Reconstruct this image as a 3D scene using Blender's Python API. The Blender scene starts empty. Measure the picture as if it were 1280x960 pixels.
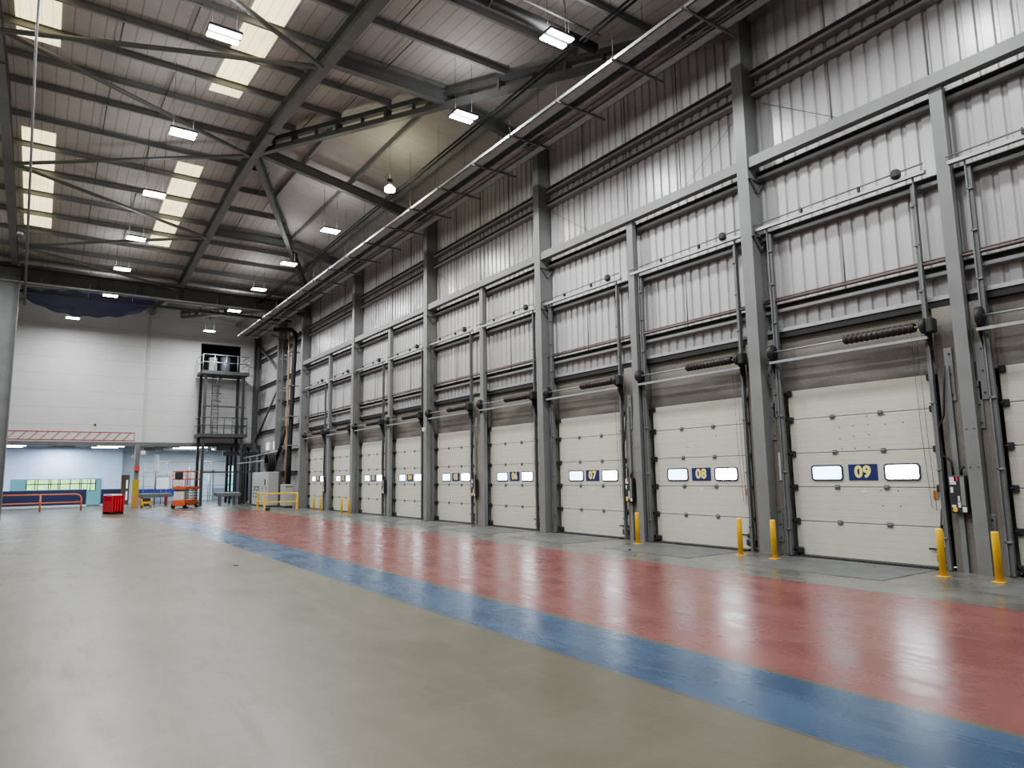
import bpy, math, random
from mathutils import Vector, Matrix
random.seed(7)
C = bpy.context.scene.collection
PI = math.pi

# ------------------------------------------------------------------ materials
MATS = {}
def mat(name, col, rough=.5, metal=0., noise=.0, nscale=3., bump=0., bscale=30., emis=None, estr=0., alpha=1., spec=.5, stretch=None, dark=None, darkscale=.6):
    if name in MATS: return MATS[name]
    m = bpy.data.materials.new(name); m.use_nodes = True
    nt = m.node_tree; b = nt.nodes['Principled BSDF']
    b.inputs['Base Color'].default_value = (*col, 1)
    b.inputs['Roughness'].default_value = rough
    b.inputs['Metallic'].default_value = metal
    b.inputs['Specular IOR Level'].default_value = spec
    b.inputs['Alpha'].default_value = alpha
    L = nt.links.new; N = nt.nodes.new
    if noise or bump:
        geo = N('ShaderNodeNewGeometry'); mp = N('ShaderNodeMapping')
        L(geo.outputs['Position'], mp.inputs['Vector'])
        if stretch: mp.inputs['Scale'].default_value = stretch
    if noise:
        n = N('ShaderNodeTexNoise'); n.inputs['Scale'].default_value = nscale; n.inputs['Detail'].default_value = 5
        L(mp.outputs[0], n.inputs['Vector'])
        r = N('ShaderNodeMapRange'); r.inputs['From Min'].default_value = .3; r.inputs['From Max'].default_value = .7
        r.inputs['To Min'].default_value = 1 - noise; r.inputs['To Max'].default_value = 1 + noise
        L(n.outputs['Fac'], r.inputs['Value'])
        mx = N('ShaderNodeVectorMath'); mx.operation = 'SCALE'
        mx.inputs[0].default_value = col; L(r.outputs[0], mx.inputs['Scale'])
        L(mx.outputs[0], b.inputs['Base Color'])
    if bump:
        n2 = N('ShaderNodeTexNoise'); n2.inputs['Scale'].default_value = bscale; n2.inputs['Detail'].default_value = 4
        L(mp.outputs[0], n2.inputs['Vector'])
        bp = N('ShaderNodeBump'); bp.inputs['Strength'].default_value = bump; bp.inputs['Distance'].default_value = .01
        L(n2.outputs['Fac'], bp.inputs['Height']); L(bp.outputs[0], b.inputs['Normal'])
    if emis:
        b.inputs['Emission Color'].default_value = (*emis, 1); b.inputs['Emission Strength'].default_value = estr
    MATS[name] = m
    return m

def lines_mat(name, col, axis, period, width, dark, rough=.5, noise=.06, nscale=1.5, soft=.5, bump=.0, offset=0., metal=0., fade=None):
    """surface with thin darker lines every `period` metres along one world axis"""
    m = mat(name, col, rough=rough, metal=metal); nt = m.node_tree; b = nt.nodes['Principled BSDF']; L = nt.links.new; N = nt.nodes.new
    geo = N('ShaderNodeNewGeometry'); sx = N('ShaderNodeSeparateXYZ'); L(geo.outputs['Position'], sx.inputs[0])
    ad = N('ShaderNodeMath'); ad.operation = 'ADD'; ad.inputs[1].default_value = offset + 1000 * period; L(sx.outputs[axis], ad.inputs[0])
    pp = N('ShaderNodeMath'); pp.operation = 'PINGPONG'; pp.inputs[1].default_value = period / 2; L(ad.outputs[0], pp.inputs[0])
    mr = N('ShaderNodeMapRange'); mr.inputs['From Min'].default_value = width * (1 - soft) / 2; mr.inputs['From Max'].default_value = width * (1 + soft) / 2
    mr.inputs['To Min'].default_value = 1 - dark; mr.inputs['To Max'].default_value = 1.; L(pp.outputs[0], mr.inputs['Value'])
    n = N('ShaderNodeTexNoise'); n.inputs['Scale'].default_value = nscale; n.inputs['Detail'].default_value = 5; L(geo.outputs['Position'], n.inputs['Vector'])
    r = N('ShaderNodeMapRange'); r.inputs['From Min'].default_value = .3; r.inputs['From Max'].default_value = .7
    r.inputs['To Min'].default_value = 1 - noise; r.inputs['To Max'].default_value = 1 + noise; L(n.outputs['Fac'], r.inputs['Value'])
    mu = N('ShaderNodeMath'); mu.operation = 'MULTIPLY'; L(mr.outputs[0], mu.inputs[0]); L(r.outputs[0], mu.inputs[1])
    mx = N('ShaderNodeVectorMath'); mx.operation = 'SCALE'; mx.inputs[0].default_value = col; L(mu.outputs[0], mx.inputs['Scale']); L(mx.outputs[0], b.inputs['Base Color'])
    if bump:
        bp = N('ShaderNodeBump'); bp.inputs['Strength'].default_value = bump; bp.inputs['Distance'].default_value = .02
        L(mr.outputs[0], bp.inputs['Height']); L(bp.outputs[0], b.inputs['Normal'])
    return m

STEEL = mat('painted_steel', (.185, .19, .186), .45, 0, .10, 1.5)
STEELD = mat('dark_painted_steel', (.135, .14, .14), .5, 0, .12, 2)
GALV = mat('galvanised_steel', (.36, .37, .37), .42, .55, .12, 6)
TRAY = mat('tray_steel', (.34, .345, .34), .5, .2, .15, 6)
PURL = mat('purlin_steel', (.29, .295, .29), .5, 0, .1, 2)
GALVD = mat('dull_galvanised_steel', (.17, .175, .175), .5, .3, .15, 5)
BLACK = mat('black_rubber', (.015, .015, .016), .6)
DARKM = mat('dark_metal', (.045, .045, .047), .5, .3, .15, 9)
SPRING = mat('spring_cover', (.05, .045, .042), .45, .4, .2, 12)
YEL = mat('yellow_paint', (.78, .46, .035), .42, 0, .08, 6)
ORANGE = mat('orange_paint', (.58, .12, .04), .45, 0, .08, 6)
ORAIL = mat('orange_rail', (.68, .21, .09), .5, 0, .08, 6)
REDP = mat('red_plastic', (.60, .022, .03), .4, 0, .08, 6)
REDLINE = mat('red_strip', (.42, .045, .03), .5)
WHITEP = mat('white_plastic', (.75, .75, .74), .5)
CREAM = mat('cream_paint', (.50, .49, .46), .5, 0, .05, 3)
WHITEW = mat('white_paint', (.68, .72, .76), .6, 0, .02, 2)
BLUEW = mat('pale_blue_paint', (.50, .60, .78), .6, 0, .02, 2)
NAVY = mat('navy_paint', (.010, .013, .055), .5)
BLUEB = mat('royal_blue_paint', (.035, .05, .28), .5)
PLATEBLUE = mat('plate_blue', (.018, .024, .13), .45)
NUMY = mat('numeral_yellow', (.80, .74, .22), .5)
FRAMEB = mat('window_rubber', (.03, .035, .07), .45)
CABG = mat('cabinet_grey', (.46, .47, .46), .45, 0, .05, 3)
CABD = mat('cabinet_side_grey', (.34, .34, .32), .5, 0, .05, 3)
WOOD = mat('brown_timber', (.17, .10, .055), .5, 0, .15, 5)
COPPER = mat('brown_pipe', (.34, .20, .10), .45, .2, .1, 5)
PIPER = mat('red_brown_pipe', (.12, .085, .08), .4, .2, .1, 5)
NET = mat('blue_netting', (.03, .06, .20), .45, 0, .35, 5, stretch=(1, 1, 8), alpha=.80)
LED = mat('led_panel', (1, 1, 1), .5, emis=(.93, .96, 1.0), estr=22)
BULB = mat('warm_lamp_glass', (1, 1, 1), .5, emis=(1., 1.0, .62), estr=30)
TUBE = mat('fluorescent_tube', (1, 1, 1), .5, emis=(.85, .94, 1.0), estr=14)
PANE = mat('daylight_emission_pane', (.8, .85, .9), .25, emis=(.80, .90, 1.0), estr=26., noise=.0)  # opaque pane, emission stands in for daylight behind the door
PANEC = mat('daylight_emission_pane_tinted', (.7, .85, .9), .25, emis=(.55, .84, 1.0), estr=5.)  # weaker tinted emission, likewise in place of daylight
PLATE = mat('leveler_plate', (.115, .118, .115), .5, .1, .22, 2.2, bump=.3, bscale=40)
PATCH = mat('guard_plate', (.20, .205, .205), .5, .1, .15, 3)
DIMP = mat('dim_pane', (.7, .75, .8), .3, emis=(.8, .88, 1.0), estr=.7)  # faint emission painted in for light through the glass
BOLTM = mat('bolt_head', (.06, .06, .06), .5, .4)
LABELO = mat('orange_tag', (.42, .19, .07), .5)
LABELW = mat('white_label', (.62, .62, .60), .5)
LABELR = mat('red_label', (.6, .05, .05), .5)
CABLE = mat('grey_cable', (.09, .09, .09), .5)
GREEN = mat('hedge_green', (.35, .62, .12), .8, 0, .45, 2.5)
TANK = mat('tank_steel', (.32, .36, .42), .4, .3)
DIRT = mat('scuff_mark', (.03, .03, .03), .7)

CLAD = mat('cladding_sheet', (.445, .436, .436), .27, 0, .05, .8, spec=.6)
ROOF = lines_mat('roof_liner', (.50, .475, .45), 0, .333, .026, .40, rough=.6, noise=.06, soft=.8)
ROOFH = lines_mat('roof_liner_hip', (.50, .472, .45), 1, 1.0, .03, .25, rough=.6, noise=.07, soft=.8)
WHITEWALL = lines_mat('white_panel_wall', (.58, .58, .575), 2, 1.02, .03, .28, rough=.5, noise=.03)
PANEL = lines_mat('door_panel', (.52, .515, .44), 2, .129, .010, .14, rough=.42, noise=.035, nscale=4, bump=.2)
SHUT = lines_mat('shutter_bright', (.55, .72, .82), 2, .3, .03, .2, rough=.4)
# rooflight: sheeting whose own emission stands in for daylight behind
SKY = lines_mat('rooflight_sheet', (.78, .70, .42), 0, .222, .02, .35, rough=.5, noise=.12, nscale=1.2)
def _sky():
    nt = SKY.node_tree; b = nt.nodes['Principled BSDF']
    src = b.inputs['Base Color'].links[0].from_socket
    nt.links.new(src, b.inputs['Emission Color']); b.inputs['Emission Strength'].default_value = 2.3
_sky()

def concrete_wall():
    m = mat('cast_concrete', (.27, .26, .235), .8); nt = m.node_tree; b = nt.nodes['Principled BSDF']; L = nt.links.new; N = nt.nodes.new
    geo = N('ShaderNodeNewGeometry')
    n = N('ShaderNodeTexNoise'); n.inputs['Scale'].default_value = 28; n.inputs['Detail'].default_value = 5; L(geo.outputs['Position'], n.inputs['Vector'])
    mp = N('ShaderNodeMapping'); mp.inputs['Scale'].default_value = (1, .45, 1.7); L(geo.outputs['Position'], mp.inputs['Vector'])
    n2 = N('ShaderNodeTexNoise'); n2.inputs['Scale'].default_value = 1.3; n2.inputs['Detail'].default_value = 6; L(mp.outputs[0], n2.inputs['Vector'])
    sx = N('ShaderNodeSeparateXYZ'); L(geo.outputs['Position'], sx.inputs[0])
    # water stain band below about z = 3.95
    mz = N('ShaderNodeMapRange'); mz.inputs['From Min'].default_value = 3.85; mz.inputs['From Max'].default_value = 4.15
    mz.inputs['To Min'].default_value = .9; mz.inputs['To Max'].default_value = 0.; L(sx.outputs[2], mz.inputs['Value'])
    mz2 = N('ShaderNodeMapRange'); mz2.inputs['From Min'].default_value = 2.9; mz2.inputs['From Max'].default_value = 3.2
    mz2.inputs['To Min'].default_value = .35; mz2.inputs['To Max'].default_value = 1.; L(sx.outputs[2], mz2.inputs['Value'])
    mm = N('ShaderNodeMath'); mm.operation = 'MULTIPLY'; L(mz.outputs[0], mm.inputs[0]); L(mz2.outputs[0], mm.inputs[1])
    rr = N('ShaderNodeMapRange'); rr.inputs['From Min'].default_value = .35; rr.inputs['From Max'].default_value = .58; rr.inputs['To Min'].default_value = .6; L(n2.outputs['Fac'], rr.inputs['Value'])
    m3 = N('ShaderNodeMath'); m3.operation = 'MULTIPLY'; L(mm.outputs[0], m3.inputs[0]); L(rr.outputs[0], m3.inputs[1])
    mix = N('ShaderNodeMix'); mix.data_type = 'RGBA'; mix.inputs[6].default_value = (.27, .255, .22, 1); mix.inputs[7].default_value = (.085, .076, .068, 1); L(m3.outputs[0], mix.inputs[0])
    r = N('ShaderNodeMapRange'); r.inputs['From Min'].default_value = .3; r.inputs['From Max'].default_value = .7; r.inputs['To Min'].default_value = .88; r.inputs['To Max'].default_value = 1.1; L(n.outputs['Fac'], r.inputs['Value'])
    v = N('ShaderNodeVectorMath'); v.operation = 'SCALE'; L(mix.outputs[2], v.inputs[0]); L(r.outputs[0], v.inputs['Scale']); L(v.outputs[0], b.inputs['Base Color'])
    return m
CONC = concrete_wall()

def floor_mat():
    m = mat('painted_floor', (.3, .3, .3), .3); nt = m.node_tree; b = nt.nodes['Principled BSDF']; L = nt.links.new; N = nt.nodes.new
    geo = N('ShaderNodeNewGeometry'); sx = N('ShaderNodeSeparateXYZ'); L(geo.outputs['Position'], sx.inputs[0])
    def step(axis, edge, soft=.012, up=True):
        wob = N('ShaderNodeTexNoise'); wob.inputs['Scale'].default_value = 6; L(geo.outputs['Position'], wob.inputs['Vector'])
        a = N('ShaderNodeMath'); a.operation = 'MULTIPLY_ADD'; a.inputs[1].default_value = .03; L(wob.outputs['Fac'], a.inputs[0]); L(sx.outputs[axis], a.inputs[2])
        r = N('ShaderNodeMapRange'); r.inputs['From Min'].default_value = edge + .015 - soft; r.inputs['From Max'].default_value = edge + .015 + soft
        if not up: r.inputs['To Min'].default_value = 1; r.inputs['To Max'].default_value = 0
        L(a.outputs[0], r.inputs['Value']); return r.outputs[0]
    def mul(*s):
        o = s[0]
        for q in s[1:]:
            k = N('ShaderNodeMath'); k.operation = 'MULTIPLY'; L(o, k.inputs[0])
            if isinstance(q, float): k.inputs[1].default_value = q
            else: L(q, k.inputs[1])
            o = k.outputs[0]
        return o
    def noise(scale, st=(1, 1, 1), det=6, rough=.55, rot=0):
        mp = N('ShaderNodeMapping'); mp.inputs['Scale'].default_value = st; mp.inputs['Rotation'].default_value = (0, 0, rot); L(geo.outputs['Position'], mp.inputs['Vector'])
        n = N('ShaderNodeTexNoise'); n.inputs['Scale'].default_value = scale; n.inputs['Detail'].default_value = det; n.inputs['Roughness'].default_value = rough; L(mp.outputs[0], n.inputs['Vector']); return n.outputs['Fac']
    def rng(s, a, c_, lo, hi):
        r = N('ShaderNodeMapRange'); r.inputs['From Min'].default_value = a; r.inputs['From Max'].default_value = c_; r.inputs['To Min'].default_value = lo; r.inputs['To Max'].default_value = hi; L(s, r.inputs['Value']); return r.outputs[0]
    def mix(fac, ca, cb):
        k = N('ShaderNodeMix'); k.data_type = 'RGBA'
        L(fac, k.inputs[0])
        for i, c in ((6, ca), (7, cb)):
            if isinstance(c, tuple): k.inputs[i].default_value = (*c, 1)
            else: L(c, k.inputs[i])
        return k.outputs[2]
    big = noise(.28); med = noise(1.6, (1, .5, 1)); scr = noise(5., (1.2, .18, 1), 8, .7, .35); scr2 = noise(4., (.2, 1.6, 1), 8, .7, -.2)
    conc = mix(rng(big, .35, .65, 0, 1), (.092, .082, .056), (.122, .109, .078))
    conc = mix(rng(scr2, .50, .75, 0, .45), conc, (.155, .14, .107))
    dock = mix(rng(med, .35, .65, 0, 1), (.11, .107, .093), (.165, .16, .14))
    red = mix(rng(med, .35, .65, 0, 1), (.165, .056, .052), (.205, .078, .072))
    red = mix(rng(scr2, .52, .72, 0, .6), red, (.125, .066, .06))
    blue = mix(rng(med, .35, .65, 0, 1), (.038, .066, .118), (.055, .092, .155))
    blue = mix(rng(scr, .55, .75, 0, .3), blue, (.12, .15, .19))
    yend = step(1, 37.4, .05, False); yend2 = step(1, 39.5, .4, False)
    c = mix(step(0, 9.4, .02), conc, dock)
    c = mix(mul(step(0, 5.12), step(0, 9.38, .012, False), yend), c, red)
    c = mix(mul(step(0, 4.07), step(0, 5.05, .012, False), yend2), c, blue)
    # saw-cut joints
    def joint(axis, at, w=.012):
        s = N('ShaderNodeMath'); s.operation = 'SUBTRACT'; s.inputs[1].default_value = at; L(sx.outputs[axis], s.inputs[0])
        a = N('ShaderNodeMath'); a.operation = 'ABSOLUTE'; L(s.outputs[0], a.inputs[0])
        return rng(a.outputs[0], w * .5, w, .75, 0)
    for ax, at in ((0, 4.05), (0, 9.42), (1, 7.12), (1, -.3), (1, 14.5), (1, 21.9), (1, 29.3), (1, 36.6), (1, 44.)):
        c = mix(joint(ax, at), c, (.06, .055, .045))
    fine = rng(noise(40), .3, .7, .93, 1.07)
    v = N('ShaderNodeVectorMath'); v.operation = 'SCALE'; L(c, v.inputs[0]); L(fine, v.inputs['Scale']); L(v.outputs[0], b.inputs['Base Color'])
    ro = N('ShaderNodeMath'); ro.operation = 'ADD'; L(rng(med, .3, .7, .22, .31), ro.inputs[0]); L(rng(scr, .5, .75, 0, .12), ro.inputs[1])
    pr0 = N('ShaderNodeMath'); pr0.operation = 'MULTIPLY_ADD'; pr0.inputs[1].default_value = -.08; pr0.inputs[2].default_value = .08; L(step(0, 4.07), pr0.inputs[0])
    ro2 = N('ShaderNodeMath'); ro2.operation = 'ADD'; L(ro.outputs[0], ro2.inputs[0]); L(pr0.outputs[0], ro2.inputs[1]); L(ro2.outputs[0], b.inputs['Roughness'])
    b.inputs['Specular IOR Level'].default_value = .38
    bp = N('ShaderNodeBump'); bp.inputs['Strength'].default_value = .13; bp.inputs['Distance'].default_value = .012
    L(noise(2.2, (1, 1, 1), 3), bp.inputs['Height']); L(bp.outputs[0], b.inputs['Normal'])
    return m
FLOOR = floor_mat()

# ------------------------------------------------------------------ mesh builder
class MB:
    def __init__(s): s.v = []; s.f = []; s.sm = []
    def add(s, vs, fs, smooth=False):
        o = len(s.v); s.v += [tuple(p) for p in vs]; s.f += [tuple(i + o for i in f) for f in fs]; s.sm += [smooth] * len(fs); return s
    def box(s, x0, x1, y0, y1, z0, z1):
        vs = [(x, y, z) for x in (x0, x1) for y in (y0, y1) for z in (z0, z1)]
        return s.add(vs, [(0, 1, 3, 2), (4, 6, 7, 5), (0, 4, 5, 1), (2, 3, 7, 6), (0, 2, 6, 4), (1, 5, 7, 3)])
    def bbox(s, x0, x1, y0, y1, z0, z1, b=.01):
        """box with chamfered vertical and horizontal edges (rings of 8 corners)"""
        b = min(b, (x1 - x0) / 3, (y1 - y0) / 3, (z1 - z0) / 3)
        def ring(i, z): 
            a = [(x0 + b + i, y0 + i), (x1 - b - i, y0 + i), (x1 - i, y0 + b + i), (x1 - i, y1 - b - i), (x1 - b - i, y1 - i), (x0 + b + i, y1 - i), (x0 + i, y1 - b - i), (x0 + i, y0 + b + i)]
            return [(p, q, z) for p, q in a]
        R = ring(b * .7, z0) + ring(0, z0 + b) + ring(0, z1 - b) + ring(b * .7, z1)
        fs = [tuple(range(7, -1, -1)), tuple(range(24, 32))]
        for k in range(3):
            for i in range(8): j = (i + 1) % 8; fs.append((k * 8 + i, k * 8 + j, k * 8 + 8 + j, k * 8 + 8 + i))
        return s.add(R, fs)
    def beam(s, p, q, w, h, up=(0, 0, 1)):
        p = Vector(p); q = Vector(q); d = (q - p).normalized(); up = Vector(up)
        r = d.cross(up)
        if r.length < 1e-4: r = d.cross(Vector((1, 0, 0)))
        r.normalize(); u = r.cross(d)
        vs = [c + r * (a * w / 2) + u * (b * h / 2) for c in (p, q) for a, b in ((-1, -1), (1, -1), (1, 1), (-1, 1))]
        return s.add(vs, [(3, 2, 1, 0), (4, 5, 6, 7), (0, 1, 5, 4), (1, 2, 6, 5), (2, 3, 7, 6), (3, 0, 4, 7)])
    def ibeam(s, p, q, w, h, t=.02, up=(0, 0, 1)):
        p = Vector(p); q = Vector(q); d = (q - p).normalized(); u0 = Vector(up); r = d.cross(u0)
        r.normalize(); u = r.cross(d)
        s.beam(p, q, t, h - t, up); o = u * (h / 2 - t / 2)
        s.beam(p + o, q + o, w, t, up); s.beam(p - o, q - o, w, t, up); return s
    def cbeam(s, p, q, w, h, t=.008, up=(0, 0, 1), flip=1):
        p = Vector(p); q = Vector(q); d = (q - p).normalized(); u0 = Vector(up); r = d.cross(u0); r.normalize(); u = r.cross(d)
        s.beam(p - r * flip * w / 2, q - r * flip * w / 2, t, h, up); o = u * (h / 2)
        s.beam(p + o, q + o, w, t, up); s.beam(p - o, q - o, w, t, up); return s
    def tube(s, pts, r, n=10, cap=True):
        pts = [Vector(p) for p in pts]; rings = []
        rr = r if isinstance(r, (list, tuple)) else [r] * len(pts)
        prev = None
        for i, p in enumerate(pts):
            a = pts[max(i - 1, 0)]; b = pts[min(i + 1, len(pts) - 1)]; d = (b - a).normalized()
            if prev is None:
                u = d.cross(Vector((0, 0, 1)))
                if u.length < .05: u = d.cross(Vector((1, 0, 0)))
            else: u = prev - d * prev.dot(d)
            u.normalize(); prev = u; w = d.cross(u)
            rings += [p + (u * math.cos(2 * PI * k / n) + w * math.sin(2 * PI * k / n)) * rr[i] for k in range(n)]
        fs = [(i * n + k, i * n + (k + 1) % n, (i + 1) * n + (k + 1) % n, (i + 1) * n + k) for i in range(len(pts) - 1) for k in range(n)]
        s.add(rings, fs, True)
        if cap: 
            o = len(s.v) - len(rings); s.f += [tuple(o + k for k in range(n - 1, -1, -1)), tuple(o + (len(pts) - 1) * n + k for k in range(n))]; s.sm += [False, False]
        return s
    def poly(s, vs): return s.add(vs, [tuple(range(len(vs)))])
    def build(s, name, m, parent=None, loc=None, tag_=None):
        xs = [p[0] for p in s.v]; ys = [p[1] for p in s.v]; zs = [p[2] for p in s.v]
        if parent is not None and parent.get('_local'): c = Vector((0, 0, 0))
        else: c = Vector(((min(xs) + max(xs)) / 2, (min(ys) + max(ys)) / 2, min(zs)))
        me = bpy.data.meshes.new(name); me.from_pydata([Vector(p) - c for p in s.v], [], s.f)
        me.polygons.foreach_set('use_smooth', s.sm); me.update()
        for mm in (m if isinstance(m, (list, tuple)) else [m]): me.materials.append(mm)
        o = bpy.data.objects.new(name, me); C.objects.link(o)
        if parent is not None:
            o.parent = parent
            o.location = c if parent.get('_local') else c - WLOC[parent.name]
            WLOC[o.name] = c
        else: o.location = c; WLOC[o.name] = c
        return o
WLOC = {}
def root(name, loc, local=False, rz=0):
    o = bpy.data.objects.new(name, None); C.objects.link(o); o.location = loc; o.rotation_euler = (0, 0, rz); o.empty_display_size = .1
    WLOC[o.name] = Vector(loc)
    if local: o['_local'] = True
    return o
def tag(o, label, cat, group=None, struct=False, kind=None):
    o['label'] = label; o['category'] = cat
    if group: o['group'] = group
    if struct: o['kind'] = 'structure'
    if kind: o['kind'] = kind
    return o
def box(*a): return MB().box(*a)

# ------------------------------------------------------------------ layout constants (metres; camera stands at the origin, dock wall lies along +Y)
WX = 12.28                       # plane of the dock doors
YR = lambda n: 5.24 + (9 - n) * 3.685      # right-hand (near) edge of door n
DW, DH = 2.73, 3.22
FARY = 49.0
ZR, SL = 13.4, .092              # ridge height of the roof sheeting, roof fall
HX0, HX1 = 5.4, 12.3
def zmain(y, yc=23.2): return ZR - SL * abs(y - yc)
def zhip(x): return ZR - SL * 14.74 * (x - HX0) / (HX1 - HX0)
COLY = {'08 and 09': 8.41, '06 and 07': 15.70, '04 and 05': 22.94, '02 and 03': 30.38}
numname = lambda n: '%02d' % n

# ------------------------------------------------------------------ floor
f = MB(); f.box(-14, 12.6, -12, 62, -.2, 0)
o = f.build('floor', FLOOR); tag(o, 'polished concrete warehouse floor with painted red lane and blue stripe', 'floor', struct=True)
tagged_floor = o

# ------------------------------------------------------------------ dock wall
def doors_range(): return range(1, 12)
w = MB()
edges = []
for n in doors_range(): edges.append((YR(n) - .02, YR(n) + DW + .02))
edges.sort()
w.box(12.36, 12.62, -12, 37.62, 3.2, 4.42)
prev = -12
for a, b in edges:
    w.box(12.16, 12.62, prev, a - .1, 0, 3.2)
    w.box(12.16, 12.40, prev, a - .1, 3.2, 4.3)
    prev = b + .1
w.box(12.16, 12.62, prev, 38.3, 0, 4.3)
o = w.build('wall_right_lower', CONC); tag(o, 'stained grey concrete lower dock wall around the numbered doors', 'wall', struct=True)
# cladding profile
def clad(y0, y1, z0, z1, x=12.40, d=.04, p=.26):
    m = MB(); ys = []; y = y0
    while y < y1 - 1e-6:
        for k, dx in ((0, 0), (.60, 0), (.68, 1), (.90, 1), (.98, 0)):
            yy = y + k * p
            if yy <= y1: ys.append((yy, dx))
        y += p
    vs = []
    for yy, dx in ys: vs += [(x - d * (1 - dx), yy, z0), (x - d * (1 - dx), yy, z1)]
    fs = [(2 * i, 2 * i + 1, 2 * i + 3, 2 * i + 2) for i in range(len(ys) - 1)]
    m.add(vs, fs); return m
o = clad(-12, FARY, 4.45, 12.6).build('wall_right_upper', CLAD); tag(o, 'off white ribbed metal cladding above the dock doors', 'wall', struct=True)
m = clad(38.2, FARY, 0, 4.45); o = m.build('wall_right_end', CLAD); tag(o, 'off white ribbed cladding down to the floor beyond door 01', 'wall', struct=True)
o = box(12.7, 12.75, -12, 62, 0, 13.5).build('wall_right_outer', DARKM); tag(o, 'outer skin of the dock wall', 'wall', struct=True)
o = box(12.22, 12.36, -12, 38.1, 4.31, 4.43).build('trim_1', BLACK); tag(o, 'black gap strip between concrete lintel and ribbed cladding', 'trim', struct=True)
o = MB().box(12.20, 12.40, -12, 38.1, 4.43, 4.50).build('trim_2', GALV); tag(o, 'pale metal drip trim along the foot of the ribbed cladding', 'trim', struct=True)

# ------------------------------------------------------------------ main columns
def column(y, x=11.88, z1=12.0, name='steel_column', back=12.3, fw=.27):
    r = root(name, (x + .25, y, 0))
    m = MB(); m.box(x, x + .025, y - fw / 2, y + fw / 2, 0, z1); m.build('front_flange', STEEL, r)
    m = MB(); m.box(x + .025, back - .02, y - .02, y + .02, 0, z1); m.build('web', STEEL, r)
    m = MB(); m.box(back - .02, back, y - fw / 2, y + fw / 2, 0, z1); m.build('rear_flange', STEEL, r)
    m = MB(); m.box(x - .05, back + .02, y - fw / 2 - .05, y + fw / 2 + .05, 0, .025)
    m.build('base_plate', STEELD, r)
    m = MB(); m.box(x + .025, back - .02, y - fw / 2 + .01, y - fw / 2 + .018, 0, z1); m.build('casing_plate', STEEL, r)
    for zz in (6.5, 7.75):
        m = MB(); m.beam((x - .03, y - fw / 2 - .02, zz), (x + .5, y - fw / 2 - .02, zz), .05, .02)
        m.beam((x + .05, y - fw / 2 - .03, zz - .02), (x + .25, y - fw / 2 - .03, zz - .28), .04, .03)
        m.beam((x + .45, y - fw / 2 - .03, zz - .02), (x + .25, y - fw / 2 - .03, zz - .28), .04, .03); m.build('stiffener_bracket', STEELD, r)
    return r
G = 'main steel columns of the dock wall'
for k, y in COLY.items():
    tag(column(y), 'tall grey steel column standing between doors %s' % k, 'column', G)
tag(column(38.15), 'tall grey steel column just beyond door 01', 'column', G)
tag(column(42.9, x=11.85, z1=11.6), 'tall grey steel column by the far pipework and grey electrical cabinets', 'column', G)
tag(column(.95), 'tall grey steel column nearer than the right edge of the photo', 'column', G)
tag(column(-6.4), 'tall grey steel column behind the photographer', 'column', G)

# slimmer posts in mid bay
POSTY = {9: 4.66, 7: 11.93, 5: 19.08, 3: 26.5, 1: 33.9}
for n, y in POSTY.items():
    r = root('door_post', (12.05, y, 0))
    m = MB(); m.box(12.0, 12.02, y - .1, y + .1, 0, 8.0); m.build('front_flange', STEEL, r)
    m = MB(); m.box(12.02, 12.16, y - .1, y - .085, 0, 8.0); m.box(12.02, 12.16, y + .085, y + .1, 0, 8.0); m.box(12.14, 12.16, y - .1, y + .1, 0, 8.); m.build('web', STEEL, r)
    for zz in (1.65, 2.25):
        for s_ in (-.055, .055): bm = MB(); bm.tube([(11.99, y + s_, zz), (12.0, y + s_, zz)], .009, 6); bm.build('bolt', BOLTM, r)
    lab = 'slimmer grey steel post between doors %02d and %02d' % (n - 1, n) if n != 9 else 'slimmer grey steel post with bolts right of door 09'
    if n == 1: lab = 'slimmer grey steel post between doors 01 and 02'
    elif n != 9: lab = 'slimmer grey steel post between doors %02d and %02d' % (n, n + 1)
    tag(r, lab, 'post', 'slim intermediate door posts')

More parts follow.
